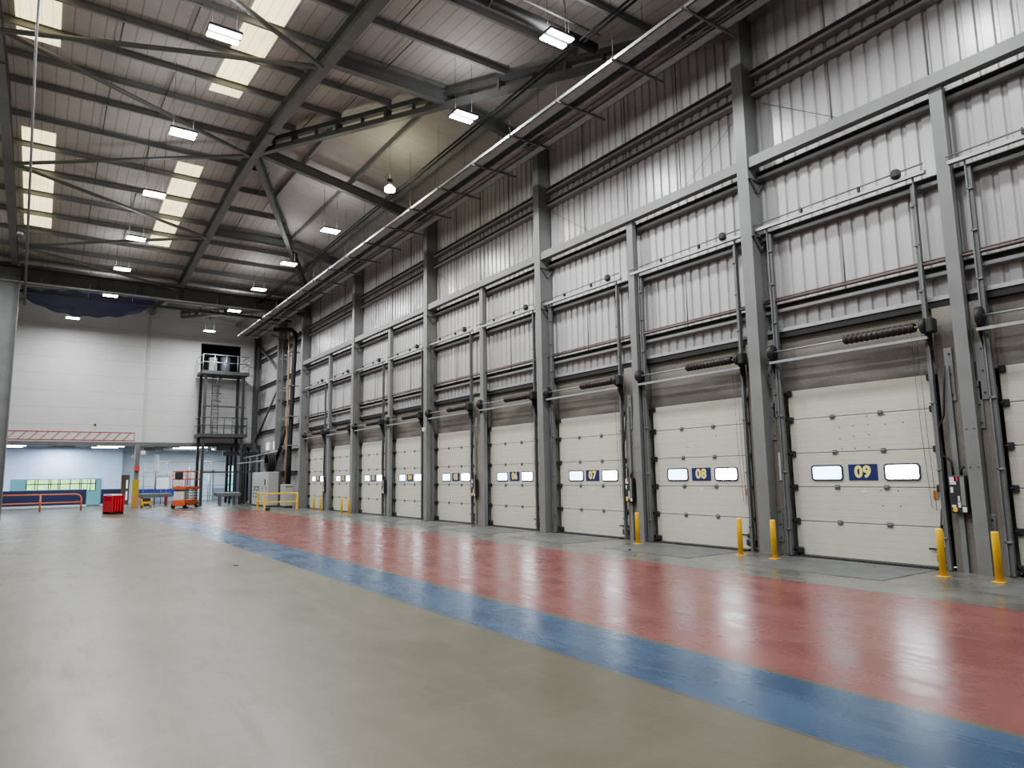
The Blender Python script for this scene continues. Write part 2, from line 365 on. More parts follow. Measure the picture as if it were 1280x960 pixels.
# ------------------------------------------------------------------ girders and rails per bay
colys = [-6.4, .95, 8.41, 15.70, 22.94, 30.38, 38.15]
names = ['nearest the photographer', 'above door 10 and the post beside door 09', 'above doors 07 and 08', 'above doors 05 and 06', 'above doors 03 and 04', 'above doors 01 and 02']
names = ['behind the photographer', 'over the bay of door 09', 'over the bay of doors 07 and 08', 'over the bay of doors 05 and 06', 'over the bay of doors 03 and 04', 'over the bay of doors 01 and 02']
for (a, b), nm in zip(zip(colys[:-1], colys[1:]), names):
    a2, b2 = a + .05, b - .05
    m = MB(); m.box(11.915, 12.10, a2, b2, 8.0, 8.02); m.box(11.915, 12.10, a2, b2, 8.2, 8.22); m.box(11.915, 11.93, a2, b2, 8.02, 8.2)
    tag(m.build('wall_girder', STEEL), 'grey girder below the top cladding %s' % nm, 'girder', 'wall girders')
    for z, t in ((10.22, 'topmost'), (9.78, 'second highest'), (7.87, 'third'), (6.50, 'fourth'), (4.92, 'lowest')):
        m = MB(); m.cbeam((12.27, a2, z), (12.27, b2, z), .17, .16, .012, flip=-1); m.box(12.18, 12.19, a2, b2, z - .08, z - .02)
        tag(m.build('sheeting_rail', STEEL if z < 9 else PURL), '%s sheeting rail %s' % (t, nm), 'rail', 'sheeting rails of the dock wall')
    # sag rods down the cladding
    for fr in (.27, .52, .76):
        yy = a2 + (b2 - a2) * fr
        m = MB(); m.tube([(12.26, yy, 8.2), (12.26, yy, 11.8)], .014, 6)
        if fr != .52: m.tube([(12.26, yy, 4.9), (12.26, yy, 6.5)], .014, 6)
        tag(m.build('sag_rod', STEELD), 'thin vertical sag rod on the cladding %s' % nm, 'rod', 'sag rods on the dock wall cladding')
    # service pipe on the lower rail
    m = MB(); m.tube([(12.12, a2 + .1, 5.06), (12.12, b2 - .1, 5.06)], .03, 8); m.tube([(12.16, a2 + .1, 5.12), (12.16, b2 - .1, 5.12)], .014, 6)
    tag(m.build('service_pipe', PIPER), 'red brown service pipe on the lowest rail %s' % nm, 'pipe', 'service pipes along the dock wall')
    for s_ in (0, 1):
        yy = a + .3 if s_ else b - .3; d = 1 if s_ else -1
        m = MB(); m.tube([(12.30, yy, 9.0 + .5), (12.30, yy + d * 1.9, 8.22)], .006, 4)
        tag(m.build('bracing_wire', CABLE), 'diagonal wire on the top cladding %s' % nm, 'wire', 'bracing wires on the cladding')
    # rails beyond
for z in (10.2, 9.75, 7.9, 6.3, 4.75, 3.3, 2.0):
    for (a, b), nm in (((38.3, 42.8), 'behind the black duct'), ((43.0, 48.8), 'before the white end wall')):
        m = MB(); m.cbeam((12.27, a, z), (12.27, b, z), .17, .14, .012, flip=-1)
        tag(m.build('sheeting_rail', STEEL), 'grey sheeting rail of the far cladding %s' % nm, 'rail', 'far sheeting rails')
for p, q, t in (((12.1, 48.6, 10.9), (12.1, 43.1, 8.2), 'upper'), ((12.1, 43.1, 7.6), (12.1, 48.6, 4.2), 'lower')):
    m = MB(); m.tube([p, q], .07, 10); tag(m.build('diagonal_brace', STEELD), '%s diagonal tube brace in the far corner of the dock wall' % t, 'brace')
m = MB(); m.ibeam((12.0, 48.7, 0), (12.0, 48.7, 11.6), .25, .3, .02, up=(1, 0, 0)); tag(m.build('corner_column', STEELD), 'dark steel column in the corner where dock wall meets white wall', 'column')

# ------------------------------------------------------------------ dock doors
def text_mesh(s, size, m, parent, centre, name='numerals', bold=.02, rot=None):
    cu = bpy.data.curves.new('numerals', 'FONT'); cu.body = s; cu.size = size; cu.align_x = 'CENTER'; cu.align_y = 'CENTER'; cu.offset = bold; cu.extrude = .002; cu.resolution_u = 4
    cu.space_character = 1.08
    t = bpy.data.objects.new('tmp', cu); C.objects.link(t)
    dg = bpy.context.evaluated_depsgraph_get(); me = bpy.data.meshes.new_from_object(t.evaluated_get(dg))
    bpy.data.objects.remove(t); bpy.data.curves.remove(cu)
    R = rot or Matrix(((0, 0, -1), (-1, 0, 0), (0, 1, 0)))
    me.transform(R.to_4x4()); me.materials.clear(); me.materials.append(m)
    o = bpy.data.objects.new(name, me); C.objects.link(o); o.parent = parent; o.location = Vector(centre) - WLOC[parent.name]; return o

JZ = [0.02, .67, 1.32, 1.97, 2.64, DH]
for n in range(1, 11):
    y0 = YR(n); y1 = y0 + DW; X = WX
    r = root('door_%d' % n, (X, (y0 + y1) / 2, 0))
    for k in range(5):
        m = MB(); m.bbox(X, X + .045, y0, y1, JZ[k] + .006, JZ[k + 1] - .006, .008); m.build('panel', PANEL, r)
        if k:
            jm = MB(); jm.box(X + .004, X + .03, y0, y1, JZ[k] - .008, JZ[k] + .008); jm.build('joint_seal', GALVD, r)
            for yy in (y0 + .34 * DW, y0 + .67 * DW):
                h = MB(); h.bbox(X - .018, X, yy - .045, yy + .045, JZ[k] - .045, JZ[k] + .045, .006); h.tube([(X - .02, yy - .05, JZ[k]), (X - .02, yy + .05, JZ[k])], .012, 8); h.build('hinge', GALVD, r)
        for s_, yy in ((0, y0 + .05), (1, y1 - .05)):
            zc = JZ[k + 1] - (.05 if k == 4 else 0)
            h = MB(); h.bbox(X - .05, X, yy - .05, yy + .05, zc - .06, zc + .05, .01); e = -1 if s_ == 0 else 1
            h.tube([(X - .05, yy, zc), (X - .05, yy + e * .12, zc)], .014, 8); h.tube([(X - .05, yy + e * .09, zc), (X - .05, yy + e * .125, zc)], .034, 10); h.build('roller_bracket', DARKM, r)
    m = MB(); m.box(X - .005, X + .05, y0 - .01, y1 + .01, 0.0, .035); m.build('bottom_seal', BLACK, r)
    # windows (left as seen = larger y)
    for wy0, wy1 in ((y0 + 1.70, y0 + 2.33), (y0 + .34, y0 + .95)):
        z0, z1 = 1.44, 1.735; fr = MB(); N_ = 24
        def rr(a, b, c, d, rad, x):
            out = []
            for cx, cy, a0 in ((b - rad, d - rad, 0), (a + rad, d - rad, 90), (a + rad, c + rad, 180), (b - rad, c + rad, 270)):
                for q in range(4): ang = math.radians(a0 + q * 30); out.append((x, cx + rad * math.cos(ang), cy + rad * math.sin(ang)))
            return out
        R0 = rr(wy0, wy1, z0, z1, .06, X + .001) + rr(wy0, wy1, z0, z1, .06, X - .018) + rr(wy0 + .028, wy1 - .028, z0 + .028, z1 - .028, .04, X - .018) + rr(wy0 + .028, wy1 - .028, z0 + .028, z1 - .028, .04, X - .004)
        fs = [(a * 16 + i, a * 16 + (i + 1) % 16, a * 16 + 16 + (i + 1) % 16, a * 16 + 16 + i) for a in range(3) for i in range(16)]
        fr.add(R0, fs); wf = fr.build('window_frame', FRAMEB, r)
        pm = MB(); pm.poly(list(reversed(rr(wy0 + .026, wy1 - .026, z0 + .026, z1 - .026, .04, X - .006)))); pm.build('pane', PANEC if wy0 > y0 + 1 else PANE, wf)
    if n <= 9:
        py = y0 + 1.33
        pm = MB(); pm.box(X - .008, X, py - .265, py + .265, 1.445, 1.735); pl = pm.build('number_plate', PLATEBLUE, r)
        text_mesh(numname(n), .285, NUMY, pl, (X - .011, py, 1.59), bold=.013)
    if n >= 5 and n <= 9:
        py = y0 + 1.33
        pm = MB(); pm.box(X - .004, X, py - .05, py + .05, 1.22, 1.285); pm.build('maker_label', LABELW, r)
    tm = MB(); tm.box(X - .012, X - .004, y0 + .10, y0 + .18, 1.13, 1.27); tm.build('orange_tag', LABELO, r) if n in (6, 7, 8, 9) else None
    # scuffs and screw holes
    if n in (9, 8, 6):
        hm = MB(); rng_ = random.Random(n)
        pts = [(6.95, 2.42), (6.95, 2.22), (6.68, 2.44), (6.69, 2.25), (6.4, 2.44), (6.41, 2.26), (6.1, 2.43), (5.8, 2.44), (6.42, 2.6), (6.1, 2.6), (6.93, 2.03), (6.68, 2.03), (6.42, 2.03), (6.28, 1.27), (5.98, 1.26), (6.26, 1.0), (5.96, 1.0)]
        for a, b in pts:
            if n != 9 and rng_.random() < .5: continue
            hm.tube([(X - .003, a + (9 - n) * 3.685, b), (X + .002, a + (9 - n) * 3.685, b)], .012, 6)
        hm.build('screw_hole', DIRT, r)
    # latch gear low on the right
    m = MB(); yy = y0 + .06
    m.bbox(X - .09, X, yy - .02, yy + .12, .10, .24, .02); m.bbox(X - .07, X, yy, yy + .10, .26, .36, .015); m.tube([(X - .05, yy - .09, .32), (X - .05, yy + .24, .32)], .018, 8); m.tube([(X - .06, yy - .1, .17), (X - .06, yy + .02, .17)], .06, 12)
    m.tube([(X - .05, yy + .04, .36), (X - .06, yy + .02, .7), (X - .04, yy + .0, .98)], .012, 6)
    m.build('bottom_latch', DARKM, r)
    m = MB(); yy = y1 - .06; m.bbox(X - .09, X, yy - .08, yy + .05, .05, .17, .02); m.tube([(X - .05, yy, .13), (X - .05, yy + .12, .13)], .04, 10); m.build('bottom_bracket', DARKM, r)
    lab = 'cream sectional dock door numbered %02d with two small bright windows' % n if n <= 9 else 'cream sectional dock door cut off by the right edge of the photo'
    tag(r, lab, 'dock door', 'sectional dock doors', struct=True)

    # lift tracks
    dn = 'door %02d' % n if n <= 9 else 'the unnumbered door at the right edge'
    for s_, yy in (('left', y1 + .045), ('right', y0 - .045)):
        rt = root('lift_track', (12.12, yy, 0))
        m = MB(); m.box(12.08, 12.155, yy - .035, yy + .035, .02, 6.5); m.build('track_channel', STEELD, rt)
        e = -.03 if s_ == 'right' else .03
        m = MB(); m.box(12.05, 12.085, yy + e - .012, yy + e + .012, .02, 6.6); m.build('track_lip', GALVD, rt)
        for zz in (.5, 1.6, 2.7, 4.6, 5.4, 6.1): m = MB(); m.bbox(12.05, 12.12, yy - .05, yy + .05, zz, zz + .03, .006); m.build('fixing_bracket', GALVD, rt)
        tag(rt, 'dark steel lift track on the %s side of %s' % (s_, dn), 'track', 'vertical lift tracks beside the dock doors')
    # counterbalance shaft
    xs = 11.93; rs = root('counterbalance_shaft', (xs, (y0 + y1) / 2, 3.7))
    m = MB(); m.tube([(xs, y0 - .14, 3.99), (xs, y1 + .1, 3.99)], .016, 8); m.build('shaft', GALV, rs)
    m = MB(); m.tube([(xs, y0 + .06, 3.985), (xs, y0 + 1.28, 3.985)], .078, 12)
    hp = [(xs + .072 * math.cos(q * PI / 5), y0 + .07 + 1.2 * q / 130, 3.985 + .072 * math.sin(q * PI / 5)) for q in range(131)]
    m.tube(hp, .019, 6); m.build('torsion_spring', SPRING, rs)
    for yy, rad_ in ((y1 + .05, .15), (y0 - .08, .13)):
        m = MB(); m.tube([(xs, yy - .05, 3.99), (xs, yy - .035, 3.99), (xs, yy - .03, 3.99), (xs, yy + .03, 3.99), (xs, yy + .035, 3.99), (xs, yy + .05, 3.99)], [.05, .06, rad_, rad_, .06, .05], 16); m.build('cable_drum', DARKM, rs)
    m = MB(); m.beam((xs + .02, y0 - .12, 3.79), (xs + .02, y1 + .12, 3.79), .05, .05); m.build('support_bar', GALV, rs)
    for yy in (y0 - .1, y1 + .1):
        m = MB(); m.poly([(xs - .06, yy, 3.95), (12.15, yy, 4.1), (12.15, yy, 3.35), (xs + .03, yy, 3.72)]); m.box(xs - .05, 12.15, yy - .01, yy + .01, 3.9, 4.03); m.build('end_bracket', DARKM, rs)
    m = MB(); m.bbox(xs - .08, xs + .12, y0 - .24, y0 - .12, 3.86, 4.1, .02); m.build('drive_unit', DARKM, rs)
    tag(rs, 'counterbalance shaft with black torsion spring above %s' % dn, 'door spring', 'counterbalance shafts above the dock doors')
    # top strut
    rt = root('overhead_strut', (12.0, (y0 + y1) / 2, 6.5))
    m = MB(); m.box(11.98, 12.06, y0 - .3, y1 + .3, 6.60, 6.66); m.build('strut_channel', GALV, rt)
    m = MB(); m.tube([(11.96, y0 - .3, 6.76), (11.96, y1 + .3, 6.72)], .014, 6); m.build('conduit', GALVD, rt)
    for q in (.3, .72):
        m = MB(); m.box(11.95, 12.02, y0 + DW * q - .015, y0 + DW * q + .015, 6.66, 6.76); m.build('clip', DARKM, rt)
    m = MB(); m.bbox(11.9, 12.04, y0 + .08, y0 + .22, 6.66, 6.82, .03); m.build('junction_box', DARKM, rt)
    tag(rt, 'galvanised strut with conduit and junction box high above %s' % dn, 'strut', 'galvanised struts above the lift tracks')
    # pull rope loop
    yy = y0 + .24
    m = MB(); m.tube([(12.16, yy, 3.8), (12.17, yy - .02, 2.2), (12.2, yy - .06, 1.0), (12.2, yy - .13, .95), (12.17, yy - .11, 2.2), (12.16, yy - .09, 3.8)], .0045, 5)
    tag(m.build('pull_rope', CABLE), 'thin hanging rope loop on the right part of %s' % dn, 'rope', 'door ropes')
    # leveler
    m = MB(); m.box(10.35, 12.2, y0 + .15, y1 - .15, -.01, .006)
    lv = root('dock_leveler', (11.3, (y0 + y1) / 2, 0)); m.build('deck_plate', PLATE, lv)
    m = MB(); m.box(12.12, 12.26, y0 + .1, y1 - .1, .006, .03)
    for q in range(30): yy = y0 + .15 + q * .084; m.box(12.08, 12.14, yy, yy + .04, .004, .022)
    m.build('hinge_bar', DARKM, lv)
    tag(lv, 'dark steel dock leveler plate in the floor before %s' % dn, 'dock leveler', 'dock leveler plates')

# guard plates on the piers
PL = [((4.47, 4.58), 3.3, 3.85), ((4.34, 4.42), 2.7, 3.62), ((4.46, 4.57), 2.28, 3.0), ((4.84, 4.92), 2.72, 3.6), ((4.76, 4.85), 2.3, 3.45)]
for n in range(1, 10):
    base = YR(n) - .48
    for idx, (dy, z0, z1) in enumerate([(-.16, 3.3, 3.85), (-.29, 2.7, 3.62), (-.20, 2.25, 3.0), (.17, 2.72, 3.6), (-.2, .25, .92)]):
        if idx == 3 and n % 2 == 0: continue
        yy = base + dy
        rp = root('guard_plate', (12.15, yy, z0)); m = MB(); m.bbox(12.135, 12.16, yy - .065, yy + .065, z0, z1, .006); m.build('plate', PATCH, rp)
        if n >= 7:
            for t in (.12, .5, .88):
                bm = MB(); bm.tube([(12.12, yy - .02, z0 + (z1 - z0) * t), (12.136, yy - .02, z0 + (z1 - z0) * t)], .015, 6); bm.build('bolt', BOLTM, rp)
        side = 'between doors %02d and %02d' % (n, n + 1) if n < 9 else 'right of door 09'
        tag(rp, 'bolted grey steel guard plate on a concrete pier beside a dock door', 'guard plate', 'guard plates on the concrete piers')
# white label strip on pier left of door 9
o = MB().box(12.14, 12.158, 8.14, 8.18, 1.45, 2.0).build('label_strip', LABELW); tag(o, 'narrow white label strip on the pier left of door 09', 'label')
o = MB().bbox(11.70, 11.795, 22.72, 22.84, 3.3, 3.45, .02).build('sensor_box', WHITEP); tag(o, 'small white box on the column between doors 04 and 05', 'sensor')

# control boxes by the posts
for n in (9, 7, 5, 3, 1):
    yc = YR(n) - .30; rb = root('control_box', (12.05, yc, .93))
    m = MB(); m.bbox(12.0, 12.12, yc - .13, yc + .11, .93, 1.52, .012); m.build('enclosure', DARKM, rb)
    m = MB(); m.box(11.994, 12.001, yc - .115, yc - .055, 1.05, 1.5); m.build('grey_strip', PATCH, rb)
    for dy, z0, z1, w_, mm in ((.045, 1.38, 1.5, .09, LABELW), (.0, 1.43, 1.5, .05, LABELR), (.07, 1.25, 1.34, .04, LABELW), (-.02, 1.02, 1.12, .04, LABELW), (-.02, 1.1, 1.2, .03, LABELW), (-.09, .95, 1.03, .06, LABELW), (.06, 1.02, 1.06, .06, LABELW)):
        m = MB(); m.box(11.992, 11.9995, yc + dy - w_ / 2, yc + dy + w_ / 2, z0, z1); m.build('label', mm, rb)
    m = MB(); m.tube([(11.975, yc + .04, .985), (12.0, yc + .04, .985)], .035, 14); m.build('isolator_switch', YEL, rb)
    m = MB(); m.tube([(12.05, yc + .05, 1.52), (12.05, yc + .06, 1.75), (12.05, yc + .18, 1.85), (12.06, yc + .2, 2.3), (12.05, yc + .1, 2.5), (12.05, yc + .05, 3.0), (12.05, yc + .02, 3.3)], .018, 6)
    m.tube([(12.05, yc - .06, 1.52), (12.05, yc - .07, 1.62), (12.05, yc - .12, 1.66)], .02, 6)
    m.build('cable', BLACK, rb)
    m = MB(); m.box(12.1, 12.16, yc - .02, yc + .06, 0, 3.3); m.build('trunking', STEEL, rb)
    tag(rb, 'black door control box with labels mounted right of door %02d' % n, 'control box', 'door control boxes')

# bollards
def bollard(x, y, lab):
    r = root('bollard', (x, y, 0)); m = MB(); m.tube([(x, y, .012), (x, y, .70), (x, y, .72)], [.05, .05, .044], 18); m.build('post', YEL, r)
    m = MB(); m.bbox(x - .08, x + .08, y - .08, y + .08, 0, .014, .004); m.build('base_plate', YEL, r)
    tag(r, lab, 'bollard', 'yellow bollards before the dock doors')
for x, y, l in ((11.44, 4.27, 'yellow bollard right of the slim post beside door 09'), (11.43, 5.01, 'yellow bollard before the right end of door 09'), (11.46, 7.94, 'yellow bollard in front of the column between doors 08 and 09, left of door 09'),
                (11.44, 8.68, 'yellow bollard before the right end of door 08'), (11.55, 11.60, 'yellow bollard at the slim post between doors 07 and 08'),
                (11.3, 33.75, 'left yellow bollard of the pair before door 01'), (11.35, 32.9, 'right yellow bollard of the pair before door 01'),
                (11.3, 29.95, 'left yellow bollard of the pair before door 02'), (11.35, 29.2, 'right yellow bollard of the pair before door 02')):
    bollard(x, y, l)

# ------------------------------------------------------------------ roof
spans = [(-6.28, 'near'), (23.2, 'middle'), (52.68, 'far')]
XL = -14
def hipx(y, yc): return HX0 + (HX1 + .1 - HX0) * abs(y - yc) / 14.74
mainv = MB(); hipv = MB()
for yc, nm in spans:
    for s_ in (-1, 1):
        ya, yb = yc, yc + s_ * 14.74
        if min(ya, yb) > FARY: continue
        if nm == 'near' and s_ == -1: pass
        lo, hi = min(ya, yb), min(max(ya, yb), FARY + .1)
        mainv.poly([(XL, lo, zmain(lo, yc)), (hipx(lo, yc), lo, zmain(lo, yc)), (hipx(hi, yc), hi, zmain(hi, yc)), (XL, hi, zmain(hi, yc))])
        # hip part of this half
        P = [(hipx(lo, yc), lo, zmain(lo, yc)), (HX1 + .4, lo, zhip(HX1 + .1)), (HX1 + .4, hi, zhip(HX1 + .1)), (hipx(hi, yc), hi, zmain(hi, yc))]
        def hz(x): return ZR - SL * 14.74 * (x - HX0) / (HX1 + .1 - HX0)
        P = [(a, b, hz(a)) for a, b, c_ in P]
        hipv.poly(P)
def hz(x): return ZR - SL * 14.74 * (x - HX0) / (HX1 + .1 - HX0)
tag(mainv.build('ceiling_main', ROOF), 'ribbed grey roof liner sheeting over the hall', 'ceiling', struct=True)
tag(hipv.build('ceiling_hip', ROOFH), 'plain grey hipped roof liner sloping down to the dock wall', 'ceiling', struct=True)

# rooflights: strips just under the liner
for yc, nm, strips in ((23.2, 'middle', [(-1.2, -.27), (3.42, 4.27), (-5.8, -4.9), (-10.4, -9.5)]),):
    for (xa, xb) in strips:
        for s_, ya, yb in ((1, 26.0, 34.0), (-1, 20.5, 12.4)):
            m = MB(); m.poly([(xa, ya, zmain(ya) - .012), (xb, ya, zmain(ya) - .012), (xb, yb, zmain(yb) - .012), (xa, yb, zmain(yb) - .012)])
            where = {(-1.2): 'the left', 3.42: 'the right', -5.8: 'a hidden left', -10.4: 'a far left hidden'}[xa]
            tag(m.build('rooflight', SKY), '%s glowing cream rooflight strip in the %s roof slope' % (where.capitalize() if 0 else where, 'far' if s_ == 1 else 'near'), 'rooflight', 'rooflight strips', struct=False)

# purlins
gi = 'roof purlins running towards the dock wall'
for yc, nm in spans:
    for k in range(-8, 9):
        y = yc + k * 1.8425
        if abs(k) == 8 and k > 0 and nm != 'far': continue
        if y > FARY - .3 or y < -11.5: continue
        x1 = hipx(y, yc) if k else HX0
        z = zmain(y, yc) - .11
        m = MB(); m.cbeam((XL, y, z), (min(x1, 12.3), y, z), .075, .19, .012)
        sl = {'near': 'nearest roof bay', 'middle': 'main ridge roof', 'far': 'roof beyond the valley girder'}[nm]
        tag(m.build('purlin', PURL), 'dark steel purlin under the ribbed liner of the %s' % sl, 'purlin', 'purlins of the ' + sl)
    for x in (7.15, 8.9, 10.65):
        hw = 14.74 * (x - HX0) / (HX1 + .1 - HX0); a, b = yc - hw, min(yc + hw, FARY)
        if a > FARY: continue
        z = hz(x) - .1
        m = MB(); m.cbeam((x, a, z), (x, b, z), .075, .18, .012)
        tag(m.build('purlin', PURL), 'dark purlin parallel to the dock wall, hipped part of %s' % {'near': 'nearest roof bay', 'middle': 'main ridge roof', 'far': 'roof beyond the valley girder'}[nm], 'purlin', 'hip purlins of the %s roof' % nm)
    # sag bars between purlins
for k in range(-7, 8):
    y = 23.2 + k * 1.8425
    for x in ((1.0, 7.0) if k % 2 else (2.4, -3.2, 6.4)):
        if x > hipx(y, 23.2) - .3: continue
        y2 = y + 1.8425 * (1 if k < 0 else -1)
        m = MB(); m.tube([(x, y, zmain(y) - .14), (x, y2, zmain(y2) - .14)], .016, 6)
        tag(m.build('sag_bar', STEELD), 'thin sag bar between two purlins of the main ridge roof', 'sag bar', 'sag bars between purlins')

# rafters along Y
for X_, nm in ((5.4, 'central'), (-1.55, 'left'), (-8.5, 'hidden leftmost')):
    for yc, sp in spans:
        for s_ in (-1, 1):
            yb = min(yc + s_ * 14.74, FARY - .05)
            if yc > FARY and s_ == 1: continue
            if sp == 'near' and s_ == -1: yb = -11.8
            ya = min(yc, FARY - .05)
            m = MB(); m.ibeam((X_, ya, zmain(ya, yc) - .43), (X_, yb, zmain(yb, yc) - .43), .26, .44, .025)
            if sp == 'middle':
                m.ibeam((X_, yc, ZR - .62), (X_, yc + s_ * 2.2, zmain(yc + 2.2) - .52), .26, .34, .02)
            tag(m.build('rafter', STEEL), '%s grey steel roof rafter %s' % (nm, {('near', -1): 'behind the photographer', ('near', 1): 'nearest overhead', ('middle', -1): 'on the near slope up to the ridge', ('middle', 1): 'on the far slope down to the valley girder', ('far', -1): 'beyond the valley girder, up to the white wall'}[(sp, s_)]), 'rafter', 'roof rafters')

# hip trusses
for yc, sp in spans:
    for s_ in (-1, 1):
        a = Vector((HX0, yc, ZR)); b = Vector((HX1, yc + s_ * 14.74, ZR - SL * 14.74))
        if sp == 'near' and s_ == -1: continue
        if yc > FARY:
            if s_ == 1: continue
            t = (FARY - .1 - (yc - 14.74)) / 14.74; a = b + (a - b) * t
        r = root('hip_truss', ((a + b) / 2)[:])
        b = b + (a - b) * .02; u = Vector((0, 0, -.28)); l = Vector((0, 0, -.62)); d = (b - a)
        m = MB(); m.beam(a + u, b + u, .16, .15); m.build('upper_chord', STEELD, r)
        m = MB(); m.beam(a + l, b + l, .18, .16); m.build('lower_chord', STEEL, r)
        for k in range(1, 16):
            p = a + d * (k / 16); m = MB(); m.beam(p + u, p + l, .1 if k % 2 else .2, .05 if k % 2 else .12, up=(0, 1, 0)); m.build('strut', STEELD, r)
        tag(r, 'double chord truss %s' % {('near', 1): 'of the nearest roof bay, at the top of the photo', ('middle', -1): 'from the ridge towards the camera side of the dock wall', ('middle', 1): 'from the ridge to the column beyond door 01', ('far', -1): 'beyond the valley girder near the white wall'}[(sp, s_)], 'truss', 'hip trusses')

# hip rafters at frame lines
for y, nm in ((23.2, 'from ridge apex to the column between doors 04 and 05'), (15.83, 'near the camera side, to the column between doors 06 and 07'), (30.57, 'far side, to the column between doors 02 and 03')):
    xb = hipx(y, 23.2); m = MB()
    if y != 23.2: m.ibeam((5.4, y, zmain(y) - .42), (xb, y, zmain(y) - .42), .2, .34, .02)
    m.ibeam((xb, y, hz(xb) - .42), (12.1, y, hz(12.1) - .42), .2, .34, .02)
    tag(m.build('hip_rafter', STEEL), 'grey hip rafter %s' % nm, 'rafter', 'hip rafters')

# bracing tubes between left and central frames
LN = [(18.9, zmain(18.9)), (27.2, zmain(27.2)), (34.6, zmain(34.6))]; RN = [15.83, 23.2, 30.57, 37.6]
wordsL = ['nearest', 'middle', 'furthest']
for i, (yl, zl) in enumerate(LN):
    for j in (i, i + 1):
        yr = RN[j]; m = MB(); m.tube([(-1.4, yl, zl - .75), (5.25, yr, zmain(yr) - .72)], .065, 10)
        tag(m.build('roof_brace', STEEL), 'tubular roof brace, %s one of the %s pair between left frame and central rafter' % ('nearer' if j == i else 'further', wordsL[i]), 'brace', 'roof bracing tubes')
m = MB(); m.tube([(-1.4, 11.5, zmain(11.5) - .75), (5.25, 15.83, zmain(15.83) - .72)], .065, 10)
tag(m.build('roof_brace', STEEL), 'tubular roof brace crossing the right rooflight at the top of the photo', 'brace', 'roof bracing tubes')

# valley girder
r = root('valley_girder', (5.3, 37.95, 10.4))
m = MB(); m.box(-13.8, 12.2, 37.93, 37.97, 10.85, 11.5); m.build('web', STEELD, r)
m = MB(); m.box(-13.8, 12.2, 37.8, 38.1, 10.8, 10.85); m.build('bottom_flange', STEELD, r)
m = MB(); m.box(-13.8, 12.2, 37.8, 38.1, 11.5, 11.55); m.build('top_flange', STEELD, r)
for k in range(14): m = MB(); m.box(-13 + k * 1.85, -12.98 + k * 1.85, 37.82, 38.08, 10.85, 11.5); m.build('stiffener', STEELD, r)
tag(r, 'deep dark steel valley girder crossing the hall below the far roof', 'girder')
for z, y, rad, mm, t in ((11.72, 37.3, .05, GALV, 'pale pipe running above the valley girder'), (11.35, 37.2, .035, DARKM, 'thin dark pipe along the face of the valley girder'), (10.72, 37.3, .04, GALV, 'pale pipe under the valley girder'), (10.55, 38.4, .07, DARKM, 'thick dark sprinkler main under the valley girder')):
    m = MB(); m.tube([(-13, y, z), (11.3, y, z)], rad, 10)
    pr_ = root('sprinkler_pipe', (5, y, z)); m.build('pipe', mm, pr_)
    for k in range(12): m = MB(); m.tube([(-10 + k * 1.9, y, z), (-10 + k * 1.9, y, z + .3)], .012, 6); m.build('hanger', GALV, pr_)
    tag(pr_, t, 'pipe')
# near sprinkler main
pr_ = root('sprinkler_pipe', (6, 10.7, 11.3)); m = MB(); m.tube([(-12, 10.7, 11.35), (9.9, 10.7, 11.35)], .12, 14); m.build('pipe', DARKM, pr_)
m = MB(); m.tube([(-12, 10.5, 11.55), (9.9, 10.5, 11.55)], .025, 8); m.build('conduit', GALV, pr_)
for k in range(11):
    m = MB(); x = -11 + k * 2; m.tube([(x, 10.7, 12.2), (x, 10.56, 11.5), (x, 10.55, 11.3), (x, 10.7, 11.2), (x, 10.85, 11.3), (x, 10.84, 11.45), (x, 10.7, 11.5)], .012, 6); m.build('hanger', GALV, pr_)
tag(pr_, 'thick dark sprinkler main crossing near the top of the photo behind a lamp', 'pipe')

# cable trays and conduits along the dock wall
def run(name, label, cat, parts):
    r = root(name, parts[0][2])
    for nm, mb, _, mm in parts: mb.build(nm, mm, r)
    tag(r, label, cat); return r
TZ = 10.5
m = MB(); m.box(9.66, 9.98, -8, 44, TZ, TZ + .015); m.box(9.66, 9.68, -8, 44, TZ, TZ + .09); m.box(9.96, 9.98, -8, 44, TZ, TZ + .09)
tag(m.build('cable_tray', TRAY), 'wide galvanised cable tray running the length of the dock wall, hall side', 'cable tray')
m = MB(); m.box(10.62, 10.86, -8, 44, TZ, TZ + .015); m.box(10.62, 10.635, -8, 44, TZ, TZ + .07); m.box(10.845, 10.86, -8, 44, TZ, TZ + .07)
tag(m.build('cable_tray', TRAY), 'narrower galvanised cable tray nearest the dock wall columns', 'cable tray')
m = MB(); m.box(9.99, 10.2, -8, 44, TZ + .05, TZ + .2); tag(m.build('cable_bundle', BLACK), 'thick black cable bundle between the two galvanised trays', 'cables')
m = MB(); m.tube([(10.3, -8, TZ + .08), (10.3, 44, TZ + .08)], .045, 10); tag(m.build('conduit_pipe', TRAY), 'round galvanised conduit between the two cable trays', 'conduit')
m = MB(); m.tube([(10.5, -8, TZ + .05), (10.5, 44, TZ + .05)], .03, 8); tag(m.build('conduit_pipe', GALVD), 'thin dull conduit beside the narrower cable tray', 'conduit')
for k in range(27):
    y = 2.1 + k * 1.96 - 6
    if y > 43.5: break
    r = root('tray_support', (10.2, y, TZ - .05)); m = MB(); m.box(9.55, 11.15, y - .02, y + .02, TZ - .045, TZ - .005); m.build('cross_bar', GALVD, r)
    for x in (9.6, 10.55):
        m = MB(); m.tube([(x, y, TZ), (x, y, hz(x) - .1)], .006, 5); m.build('hanger_rod', GALVD, r)
    tag(r, 'strut crossbar on thin rods carrying the two cable trays', 'tray support', 'cable tray supports')
